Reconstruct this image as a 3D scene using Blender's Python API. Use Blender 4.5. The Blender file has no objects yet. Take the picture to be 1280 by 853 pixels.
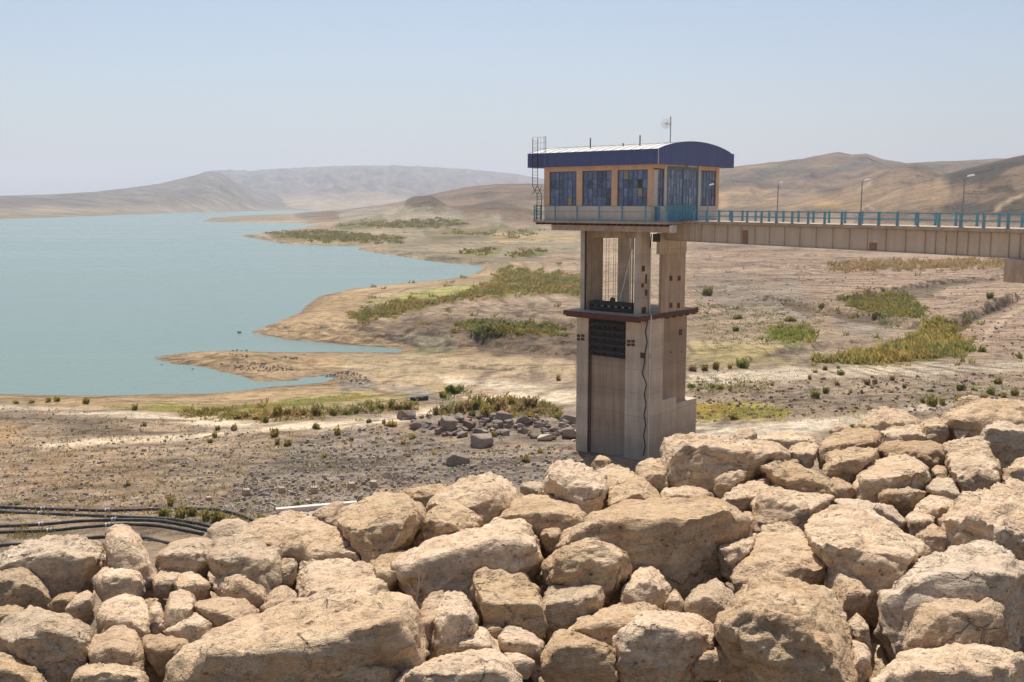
import bpy, bmesh, math, random
import numpy as np
from mathutils import Vector, Matrix, noise as mnoise

SC = bpy.context.scene
COL = SC.collection
R = math.radians

# ------------------------------------------------------------------ camera
HC = 28.0                                   # eye height above the lake
FPX = 1260.0                                # focal length in photograph pixels
PITCH = math.atan((426.5 - 254.0) / FPX)
cam_d = bpy.data.cameras.new('camera')
cam = bpy.data.objects.new('camera', cam_d)
COL.objects.link(cam)
cam.location = (0, 0, HC)
cam.rotation_euler = (R(90) - PITCH, 0, 0)
cam_d.sensor_width = 36.0
cam_d.lens = FPX / 1280.0 * 36.0
cam_d.clip_start = 0.1
cam_d.clip_end = 40000
SC.camera = cam

# ------------------------------------------------------------------ sky and sun
SUN_EL, SUN_AZ = R(65), R(-6)               # azimuth from +Y towards +X
world = bpy.data.worlds.new('World')
SC.world = world
world.use_nodes = True
wn, wl = world.node_tree.nodes, world.node_tree.links
wn.clear()
wo = wn.new('ShaderNodeOutputWorld'); wb = wn.new('ShaderNodeBackground'); ws = wn.new('ShaderNodeTexSky')
ws.sky_type = 'NISHITA'; ws.sun_disc = False
ws.sun_elevation = SUN_EL; ws.sun_rotation = SUN_AZ
ws.altitude = 0; ws.air_density = 1.0; ws.dust_density = 1.6; ws.ozone_density = 1.5
wb.inputs['Strength'].default_value = 0.095
wl.new(ws.outputs[0], wb.inputs[0]); wl.new(wb.outputs[0], wo.inputs[0])
sun_d = bpy.data.lights.new('sun', 'SUN')
sun_d.energy = 4.8; sun_d.angle = R(0.53); sun_d.color = (1.0, 0.94, 0.85)
sun = bpy.data.objects.new('sun', sun_d)
COL.objects.link(sun)
sdir = Vector((math.sin(SUN_AZ) * math.cos(SUN_EL), math.cos(SUN_AZ) * math.cos(SUN_EL), math.sin(SUN_EL)))
sun.rotation_euler = sdir.to_track_quat('Z', 'Y').to_euler()
sun.location = (0, 0, 200)

SC.view_settings.view_transform = 'Standard'
SC.view_settings.look = 'None'
SC.view_settings.exposure = 0.25
SC.view_settings.gamma = 1.0
SC.render.engine = 'CYCLES'
SC.cycles.max_bounces = 6
SC.cycles.volume_bounces = 1

# ------------------------------------------------------------------ survey helpers: photograph measurements to metres
CP, SP = math.cos(PITCH), math.sin(PITCH)
def ray(px, py):
    a = (px - 640.0) / FPX; b = (426.5 - py) / FPX
    return Vector((a, CP + b * SP, -SP + b * CP))          # unit depth along the optical axis
def proj(x, y, z):
    """works on scalars and arrays"""
    h = z - HC
    d = y * CP - h * SP
    return 640.0 + FPX * x / d, 426.5 - FPX * (y * SP + h * CP) / d
def on_z(px, py, z):
    r = ray(px, py); t = (z - HC) / r.z
    return Vector((r.x * t, r.y * t, z))
def colx(px):                                              # x/y slope of a pixel column near the horizon
    return (px - 640.0) / FPX / CP

# ------------------------------------------------------------------ mesh builder
class MB:
    def __init__(s): s.v = []; s.f = []
    def add(s, vs, fs):
        o = len(s.v); s.v += [tuple(p) for p in vs]; s.f += [tuple(i + o for i in f) for f in fs]; return s
    def box(s, x0, x1, y0, y1, z0, z1):
        return s.add([(x0,y0,z0),(x1,y0,z0),(x1,y1,z0),(x0,y1,z0),(x0,y0,z1),(x1,y0,z1),(x1,y1,z1),(x0,y1,z1)],
                     [(0,3,2,1),(4,5,6,7),(0,1,5,4),(1,2,6,5),(2,3,7,6),(3,0,4,7)])
    def bar(s, p, q, w, h, up=(0,0,1)):
        p, q = Vector(p), Vector(q); d = (q - p).normalized(); u = Vector(up)
        if abs(d.dot(u)) > .98: u = Vector((1,0,0))
        a = d.cross(u).normalized() * w / 2; b = a.cross(d).normalized() * h / 2
        return s.add([p-a-b,p+a-b,p+a+b,p-a+b,q-a-b,q+a-b,q+a+b,q-a+b],
                     [(0,1,2,3),(7,6,5,4),(0,4,5,1),(1,5,6,2),(2,6,7,3),(3,7,4,0)])
    def tube(s, pts, r, n=8, caps=True):
        pts = [Vector(p) for p in pts]; rs = r if isinstance(r, (list, tuple)) else [r] * len(pts)
        vs = []; fs = []; ref = None
        for i, p in enumerate(pts):
            d = (pts[min(i+1, len(pts)-1)] - pts[max(i-1, 0)]).normalized()
            if ref is None: ref = Vector((0,0,1)) if abs(d.z) < .9 else Vector((1,0,0))
            a = d.cross(ref).normalized(); b = d.cross(a).normalized(); ref = b.cross(d) * -1 if False else ref
            for k in range(n):
                t = 2 * math.pi * k / n
                vs.append(p + (a * math.cos(t) + b * math.sin(t)) * rs[i])
        for i in range(len(pts)-1):
            for k in range(n):
                k2 = (k + 1) % n
                fs.append((i*n+k, (i+1)*n+k, (i+1)*n+k2, i*n+k2))
        if caps:
            fs.append(tuple(range(n))); fs.append(tuple((len(pts)-1)*n + k for k in reversed(range(n))))
        return s.add(vs, fs)
    def mesh(s, name, mat):
        me = bpy.data.meshes.new(name); me.from_pydata(s.v, [], s.f)
        bm = bmesh.new(); bm.from_mesh(me); bmesh.ops.recalc_face_normals(bm, faces=bm.faces); bm.to_mesh(me); bm.free()
        if mat: me.materials.append(mat)
        return me
    def build(s, name, mat, parent=None, loc=(0,0,0), smooth=False):
        me = s.mesh(name, mat)
        if smooth:
            me.polygons.foreach_set('use_smooth', [True] * len(me.polygons))
        return link(name, me, parent, loc)

def link(name, data, parent=None, loc=(0,0,0), rot=None):
    o = bpy.data.objects.new(name, data); COL.objects.link(o)
    o.location = loc
    if rot is not None: o.rotation_euler = rot
    if parent is not None: o.parent = parent
    return o
def tag(o, label=None, cat=None, group=None, kind=None):
    if label: o['label'] = label
    if cat: o['category'] = cat
    if group: o['group'] = group
    if kind: o['kind'] = kind
    return o
def thing(name, label, cat, loc, rz=0.0, group=None):
    o = link(name, None, None, loc, (0, 0, rz)); o.empty_display_size = .3
    return tag(o, label, cat, group)
def copy_tree(o, parent=None):
    c = o.copy(); COL.objects.link(c); c.parent = parent
    for ch in o.children: copy_tree(ch, c)
    return c

# ------------------------------------------------------------------ numpy noise
_rs = np.random.RandomState(7)
_perm = np.concatenate([_rs.permutation(256)] * 2)
_ga = _rs.rand(256) * 2 * np.pi
_gx, _gy = np.cos(_ga), np.sin(_ga)
def perlin(x, y):
    xi = np.floor(x).astype(np.int64); yi = np.floor(y).astype(np.int64)
    xf = x - xi; yf = y - yi; xi &= 255; yi &= 255
    u = xf*xf*xf*(xf*(xf*6-15)+10); v = yf*yf*yf*(yf*(yf*6-15)+10)
    def g(ix, iy, fx, fy):
        h = _perm[_perm[ix & 255] + (iy & 255)]
        return _gx[h]*fx + _gy[h]*fy
    a = g(xi, yi, xf, yf); b = g(xi+1, yi, xf-1, yf); c = g(xi, yi+1, xf, yf-1); d = g(xi+1, yi+1, xf-1, yf-1)
    return 1.5 * ((a*(1-u)+b*u)*(1-v) + (c*(1-u)+d*u)*v)
def fbm(x, y, n=4):
    s = 0; a = 1; t = 0
    for i in range(n):
        s = s + a * perlin(x + 17.3*i, y - 9.1*i); t += a; a *= .5; x = x*2.03; y = y*2.03
    return s / t
def ridged(x, y, n=4):
    s = 0; a = 1; t = 0
    for i in range(n):
        s = s + a * (1 - 2*np.abs(perlin(x + 31.7*i, y + 5.3*i))); t += a; a *= .5; x = x*2.1; y = y*2.1
    return s / t
def sstep(a, b, x):
    t = np.clip((x - a) / (b - a), 0, 1); return t*t*(3-2*t)

# ------------------------------------------------------------------ materials
def mat(name, col, rough=.8, spec=.3, metal=0.0):
    m = bpy.data.materials.new(name); m.use_nodes = True
    b = m.node_tree.nodes['Principled BSDF']
    b.inputs['Base Color'].default_value = (*col, 1); b.inputs['Roughness'].default_value = rough
    b.inputs['Specular IOR Level'].default_value = spec; b.inputs['Metallic'].default_value = metal
    return m
class NT:
    def __init__(s, m): s.m = m; s.n = m.node_tree.nodes; s.l = m.node_tree.links; s.b = s.n['Principled BSDF']
    def new(s, t, **kw):
        n = s.n.new(t)
        for k, v in kw.items(): setattr(n, k, v)
        return n
    def link(s, a, b): s.l.new(a, b)
    def pos(s, obj=False):
        if obj: return s.new('ShaderNodeTexCoord').outputs['Object']
        return s.new('ShaderNodeNewGeometry').outputs['Position']
    def mapped(s, src, scale):
        m = s.new('ShaderNodeMapping'); m.inputs['Scale'].default_value = scale; s.link(src, m.inputs['Vector']); return m.outputs[0]
    def noise(s, vec, scale, detail=4, rough=.55, dist=0):
        n = s.new('ShaderNodeTexNoise'); n.inputs['Scale'].default_value = scale; n.inputs['Detail'].default_value = detail
        n.inputs['Roughness'].default_value = rough; n.inputs['Distortion'].default_value = dist; s.link(vec, n.inputs['Vector']); return n.outputs['Fac']
    def ramp(s, fac, stops):
        r = s.new('ShaderNodeValToRGB'); e = r.color_ramp.elements
        while len(e) < len(stops): e.new(.5)
        for k, (p, c) in enumerate(stops):
            e[k].position = p; e[k].color = (*c, 1) if isinstance(c, tuple) else (c, c, c, 1)
        s.link(fac, r.inputs[0]); return r.outputs[0]
    def mix(s, fac, a, b, mode='MIX'):
        m = s.new('ShaderNodeMix', data_type='RGBA', blend_type=mode)
        for inp, val in ((m.inputs[0], fac), (m.inputs[6], a), (m.inputs[7], b)):
            if isinstance(val, (int, float)): inp.default_value = val
            elif isinstance(val, tuple): inp.default_value = (*val, 1)
            else: s.link(val, inp)
        return m.outputs[2]
    def math(s, op, a, b=0.0, c=None):
        m = s.new('ShaderNodeMath', operation=op)
        for i, val in enumerate((a, b) if c is None else (a, b, c)):
            if isinstance(val, (int, float)): m.inputs[i].default_value = val
            else: s.link(val, m.inputs[i])
        return m.outputs[0]
    def bump(s, h, strength=.5, dist=.05, prev=None):
        b = s.new('ShaderNodeBump'); b.inputs['Strength'].default_value = strength; b.inputs['Distance'].default_value = dist
        s.link(h, b.inputs['Height'])
        if prev is not None: s.link(prev, b.inputs['Normal'])
        return b.outputs[0]
    def out(s, col=None, nor=None, rough=None):
        if col is not None: s.link(col, s.b.inputs['Base Color'])
        if nor is not None: s.link(nor, s.b.inputs['Normal'])
        if rough is not None: s.link(rough, s.b.inputs['Roughness'])

def worn(name, col, dark, scale=1.2, rough=.7, streak=True, amount=.55, bump=.15, spec=.3, metal=0.0):
    """paint, concrete or metal with streaks and blotches of its own"""
    m = mat(name, col, rough, spec, metal); t = NT(m); p = t.pos()
    n1 = t.noise(t.mapped(p, (1.0, 1.0, .12 if streak else 1.0)), scale * 2.2, 5, .65)
    n2 = t.noise(p, scale * .7, 4, .6)
    f = t.math('MULTIPLY', t.ramp(n1, [(.40, 0.0), (.72, 1.0)]), amount)
    f2 = t.math('MULTIPLY', t.ramp(n2, [(.45, 0.0), (.75, 1.0)]), amount * .8)
    c = t.mix(f, col, dark); c = t.mix(f2, c, dark)
    n3 = t.noise(p, scale * 14, 3, .6)
    c = t.mix(.35, c, t.ramp(n3, [(.3, .55), (.7, 1.0)]), 'MULTIPLY')
    t.out(c, t.bump(n3, bump, .02)); return m
# ------------------------------------------------------------------ terrain
SHORE_PX = [(-260,492),(-120,492),(0,492.5),(60,494),(140,494.5),(200,493),(262,492),(300,489),(325,485.5),(345,483),(375,481),(405,478),(424,470.5),
  (410,469),(392,472),(378,471.5),(372,476),(345,477),(322,478),(310,473),(292,468),(275,465),(260,460),(237,456.5),(215,455.5),(210,451),(220,446),(250,441),(287,439),(325,440),(375,440.3),
  (425,440),(470,440.5),(492,440.6),(504,439.2),(506,437.6),(498,436),(475,434),(425,431),(375,426),(350,423),(328,418.5),(318,415),(335,407),(360,397.5),
  (375,391),(381,384),(398,371),(441,361),(510,354),(562,349),(592,343),(607,334),(596,331),(569,330.5),(536,326),(497,320),(453,313.5),(458,309),(425,306.6),
  (362,305.6),(335,300),(308,294.5),(329,290.5),(365,287.5),(396,281.5),(380,279),(300,278.5),(252,277),(266,272.3),(313,269.3),(380,267.2),(398,265.2),(396,263.0),
  (344,263.6),(250,265.6),(156,268.8),(94,271.4),(0,274),(-120,277),(-300,281)]
SHORE = np.array([on_z(a, b, 0)[:2] for a, b in SHORE_PX])
def water_sd(x, y):
    """signed distance to the waterline, positive on land"""
    P = SHORE; n = len(P)
    best = np.full(x.shape, 1e18); inside = np.zeros(x.shape, bool)
    for i in range(n):
        ax, ay = P[i]; bx, by = P[(i+1) % n]
        dx, dy = bx-ax, by-ay
        t = np.clip(((x-ax)*dx + (y-ay)*dy) / (dx*dx+dy*dy), 0, 1)
        d2 = (x-ax-t*dx)**2 + (y-ay-t*dy)**2
        if i < n-1: best = np.minimum(best, d2)
        c = ((ay > y) != (by > y))
        if c.any():
            xi = (bx-ax) * (y-ay) / (by-ay if by != ay else 1e-9) + ax
            inside ^= c & (x < xi)
    return np.sqrt(best) * np.where(inside, -1, 1)

# hills: (skyline in photograph pixels, crest distance by column, width in front, width behind, gully strength)
HILLS = [
 dict(sky=[(-400,252),(-200,247),(0,245),(60,243.5),(120,240),(160,235.5),(200,230),(240,221),(262,214.5),(276,216.5),(288,223),(300,233),(318,248),(350,258),(420,263)],
      D=[(-400,2200),(0,2700),(156,3400),(262,4300),(420,5400)], wf=.30, wb=.3, g=.2, gs=170.),
 dict(sky=[(100,262),(180,240),(235,223),(262,214.5),(290,213),(312,214.5),(335,212),(362,211),(400,209.3),(450,207.3),(520,208.6),(580,212),(640,217.5),(690,226),(760,240),(860,252)],
      D=[(100,7000),(900,7000)], wf=.36, wb=.3, g=.42, gs=300.),
 dict(sky=[(360,268),(400,265),(430,262),(470,257.5),(500,252.5),(540,243),(580,234.5),(620,230.5),(660,230),(720,231),(780,234),(850,240),(960,252)],
      D=[(360,2200),(640,1900),(960,1900)], wf=.42, wb=.4, g=.2, gs=120.),
 dict(sky=[(410,271),(470,264.5),(496,259),(509,249.5),(518,245.5),(538,244.5),(548,250),(562,257),(588,257.5),(603,254),(618,252.5),(640,256.5),(668,262),(705,267),(750,271)], D=[(400,1180),(800,1180)], wf=.20, wb=.12, g=.16, gs=30.),
 dict(sky=[(700,252),(800,230),(880,214.5),(920,208.5),(960,204),(1000,199.5),(1020,195.5),(1045,191),(1062,194),(1080,193.2),(1100,200),(1130,204.5),(1160,203),(1200,202),(1240,199),(1290,200),(1500,190)],
      D=[(700,2300),(1600,2300)], wf=.38, wb=.4, g=.24, gs=150.),
 dict(sky=[(860,268),(930,258),(1000,246),(1060,228),(1100,213),(1125,207),(1142,205),(1160,210),(1190,219),(1240,238),(1300,255)],
      D=[(860,1350),(1300,1350)], wf=.42, wb=.4, g=.22, gs=80.),
 dict(sky=[(1060,266),(1125,235),(1160,225),(1200,213),(1240,203),(1280,193.5),(1400,175),(1700,165)],
      D=[(1000,980),(1700,980)], wf=.36, wb=.5, g=.2, gs=70.),
 dict(sky=[(1150,276),(1200,262),(1250,242),(1290,228),(1400,205),(1700,195)], D=[(1000,760),(1700,760)], wf=.22, wb=.4, g=.07, gs=60.),
]
SCARPS = []; MOUND_C = []
def terrain(x, y, d=None):
    """height of the land at world x, y (arrays); also returns the distance from the water and the hill share"""
    if d is None: d = water_sd(x, y)
    r = np.hypot(x, y); px = 640 + FPX * CP**-1 * x / np.maximum(y, 1)
    wob = fbm(x/75., y/75., 3)
    dl = np.maximum(d, 0)
    z = np.where(dl < 12, .05*dl, .6 + .036*(dl-12)); z = np.where(dl > 80, 3.05 + .012*(dl-80), z)
    z = np.where(dl > 700, 10.5 + .004*(dl-700), z)
    def stair(q, w): f = q - np.floor(q); return np.floor(q) + sstep(0, w, f)*.82 + f*.18
    q = z/.26 + .55*fbm(x/50., y/50., 2) + .12*fbm(x/8., y/8., 2)
    rt = sstep(20, 70, x - .05*y) * sstep(120, 170, y)
    k = sstep(5, 12, d) * sstep(150, 70, d) * sstep(900, 500, r) * (1-rt) * np.clip(.75 + .9*fbm(x/26., y/26., 2), 0, 1)
    z = z + k * .26 * (stair(q, .22) - q + .1)
    q2 = y/10.5 + .02*x + 1.1*fbm(x/110., y/70., 2) + .15*fbm(x/12., y/9., 2)
    k2 = rt * sstep(420, 260, y) * sstep(150, 190, y) * np.clip(.6 + 1.3*fbm(x/40., y/25., 2), 0, 1)
    z = z + k2 * .38 * (stair(q2, .2) - q2 + .4)
    z = np.where(d < 0, -.09*np.minimum(-d, 40), z)
    land = sstep(3, 40, d)
    z = z + land * (.45*wob + .14*fbm(x/9., y/9., 4) + .07*ridged(x/2.6, y/2.6, 3)*sstep(400, 150, r))
    z = z + sstep(60, 300, d) * 1.3 * fbm(x/120., y/120., 3)
    # strand terraces left by the falling lake
    st = sstep(4, 16, d) * sstep(900, 250, r)
    zz = z + .10*fbm(x/22., y/22., 2)
    z = z + st * .03 * np.sin(2*np.pi*zz/.5)
    for P, h, reach in SCARPS:
        x0, x1, y0, y1 = P[:,0].min()-reach, P[:,0].max()+reach, P[:,1].min()-reach, P[:,1].max()+reach
        m = (x > x0) & (x < x1) & (y > y0) & (y < y1)
        if not m.any(): continue
        X, Y = x[m], y[m]; best = np.full(X.shape, 1e9); side = np.zeros(X.shape); en = np.zeros(X.shape)
        for i in range(len(P)-1):
            ax, ay = P[i]; dx, dy = P[i+1]-P[i]; L2 = dx*dx+dy*dy
            tr = ((X-ax)*dx + (Y-ay)*dy)/L2; tt = np.clip(tr, 0, 1)
            d2 = (X-ax-tt*dx)**2 + (Y-ay-tt*dy)**2; c = d2 < best
            best = np.where(c, d2, best); side = np.where(c, np.sign(dx*(Y-ay) - dy*(X-ax)), side)
        dd = np.sqrt(best)*side + .8*fbm(X/4., Y/4., 3)
        q = h * (1 + .5*fbm(X/6., Y/6., 2))
        z[m] += np.where(dd > 0, q*sstep(0, .9, dd)*sstep(reach, 2, dd), 0)
    for c in MOUND_C: z = z + 1.15*np.exp(-((x-c[0])/8.2)**2 - ((y-c[1])/3.2)**2)
    share = np.zeros_like(z)
    for i, h in enumerate(HILLS):
        sp = np.array(h['sky']); ok = (px > sp[0,0]) & (px < sp[-1,0])
        ok &= (y > 60)
        if not ok.any(): continue
        X, Y, PX, RR = x[ok], y[ok], px[ok], r[ok]
        D = np.interp(PX, [a for a, b in h['D']], [b for a, b in h['D']])
        D = D * (1 + .05*fbm(PX/130. + 3*i, RR*0 + i*5.7, 2))
        cy = np.interp(PX, sp[:,0], sp[:,1])
        zc = HC + (254.0 - cy) / FPX * D * CP
        t = (Y - D) / D
        s = np.where(t < 0, sstep(-h['wf'], 0, t), sstep(h['wb'], 0, t))
        s = np.where(t < 0, .35*s + .65*np.clip(1 + t/h['wf'], 0, 1)**1.25, s)
        e = np.minimum(sstep(sp[0,0], sp[0,0]+25, PX), sstep(sp[-1,0], sp[-1,0]-25, PX))
        b = z[ok]
        gul = ridged(X/h['gs'] + 7*i, Y/(h['gs']*2.2), 4) - .25
        up = (zc - b) * s
        hz = b + up + h['g'] * np.maximum(zc - b, 0) * gul * s * (1 - s) * 3.2
        hz = hz + .012*np.maximum(zc-b, 0)*s*fbm(X/(h['gs']*.25), Y/(h['gs']*.25), 3)
        lm = sstep(0, 120, d[ok])
        hz = b + (hz - b) * e * lm
        w = hz > b
        zz = b.copy(); zz[w] = hz[w]
        z[ok] = zz
        share[ok] = np.maximum(share[ok], s * e * w)
    return z, d, share

def ground_z(x, y):
    a, _, _ = terrain(np.array([float(x)]), np.array([float(y)])); return float(a[0])
def ground_at(px, py):
    """first meeting of the line of sight with the land"""
    r = ray(px, py)
    t = np.geomspace(55, 9000, 900)
    x, y, zr = r.x*t, r.y*t, HC + r.z*t
    z, _, _ = terrain(x, y); z = np.maximum(z, 0)
    k = np.argmax(z >= zr)
    if k == 0: k = len(t) - 1
    a, b = zr[k-1]-z[k-1], zr[k]-z[k]; f = a/(a-b) if a != b else 0
    tt = t[k-1] + (t[k]-t[k-1])*f
    return Vector((r.x*tt, r.y*tt, HC + r.z*tt))
def grounds(pts):
    """many lines of sight at once"""
    rr = np.array([ray(a, b)[:] for a, b in pts]); out = []
    for s in range(0, len(rr), 4000):
        R3 = rr[s:s+4000]
        t0 = np.minimum((13. - HC) / R3[:,2], 2500.); t1 = np.minimum((-.3 - HC) / R3[:,2], 2600.)
        t = t0[:,None] + (t1 - t0)[:,None] * np.linspace(0, 1, 44)[None,:]**.8
        X = R3[:,0:1]*t; Y = R3[:,1:2]*t; ZR = HC + R3[:,2:3]*t
        z, _, _ = terrain(X.ravel(), Y.ravel()); z = np.maximum(z.reshape(X.shape), 0)
        k = np.maximum(np.argmax(z >= ZR, 1), 1); ii = np.arange(len(k)); dz = ZR - z
        a = dz[ii, k-1]; b = dz[ii, k]; f = np.clip(a/np.where(a-b == 0, 1, a-b), 0, 1)
        tt = t[ii, k-1] + (t[ii, k]-t[ii, k-1])*f
        out.append(np.stack([R3[:,0]*tt, R3[:,1]*tt, HC + R3[:,2]*tt], 1))
    return np.concatenate(out)

# earth banks cut by the falling lake and by floods (right hand side of the plotted line is the low side)
_sc = []
STRAND = []
for y0, x0, x1, h in ((307,865,1110,.5),(313,870,1180,.55),(320,862,1060,.5),(326,880,1030,.6),(334,862,1010,.6),(343,870,1190,.55),(352,900,1030,.6),(361,862,960,.5),(372,1080,1190,.5),(385,862,930,.4),(300,640,722,.5),(311,600,722,.5),(322,640,722,.5),(384,600,722,.5),(390,560,722,.55),(398,470,722,.6),(403,430,600,.5),(409,400,725,.6),(414,385,640,.55),(419,360,725,.6),(424,400,600,.55),(428,440,725,.6),(432,500,725,.6),(456,560,725,.35),(463,590,725,.35)):
    _n = max(4, int((x1-x0)/36)); STRAND.append(([(x0 + (x1-x0)*i/_n, y0 + 2.2*math.sin(i*1.7 + y0) + (x0+(x1-x0)*i/_n - .5*(x0+x1))*(.006 if x0 > 800 else .012)) for i in range(_n+1)], h))
for pts, h in STRAND: _sc.append((np.array([ground_at(a, b)[:2] for a, b in pts]), h, 9.))
for pts, h in (([(972,378),(1000,383),(1030,388),(1062,395),(1120,408)], 1.3), ([(1204,409),(1218,400),(1236,393),(1250,386),(1266,379)], 2.2), ([(1090,371),(1140,362),(1190,354),(1245,349)], 1.3),
               ([(600,431),(640,439),(690,443.5),(728,446)], 1.1), ([(350,419),(420,426),(480,430),(540,433)], .45), ([(400,415),(460,420),(520,424),(580,427),(640,432)], .5), ([(640,408),(690,412),(728,414)], .8), ([(560,392),(640,396),(728,394)], .6),
               ([(940,452),(985,441),(1040,433)], .7), ([(212,452),(240,455),(262,458)], .3), ([(242,449),(290,452),(335,457)], .35), ([(860,318),(920,322),(1000,320)], 1.0), ([(870,340),(960,336),(1040,334)], .9), ([(460,313),(500,319),(540,326),(600,331)], 1.2), ([(308,296),(350,304),(420,307)], 2.0)):
    _sc.append((np.array([ground_at(a, b)[:2] for a, b in pts]), h, 14. if pts[0][1] > 325 else 40.))
SCARPS += _sc
MOUND_C += [ground_at(585, 533)[:2], ground_at(665, 537)[:2]]

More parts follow.
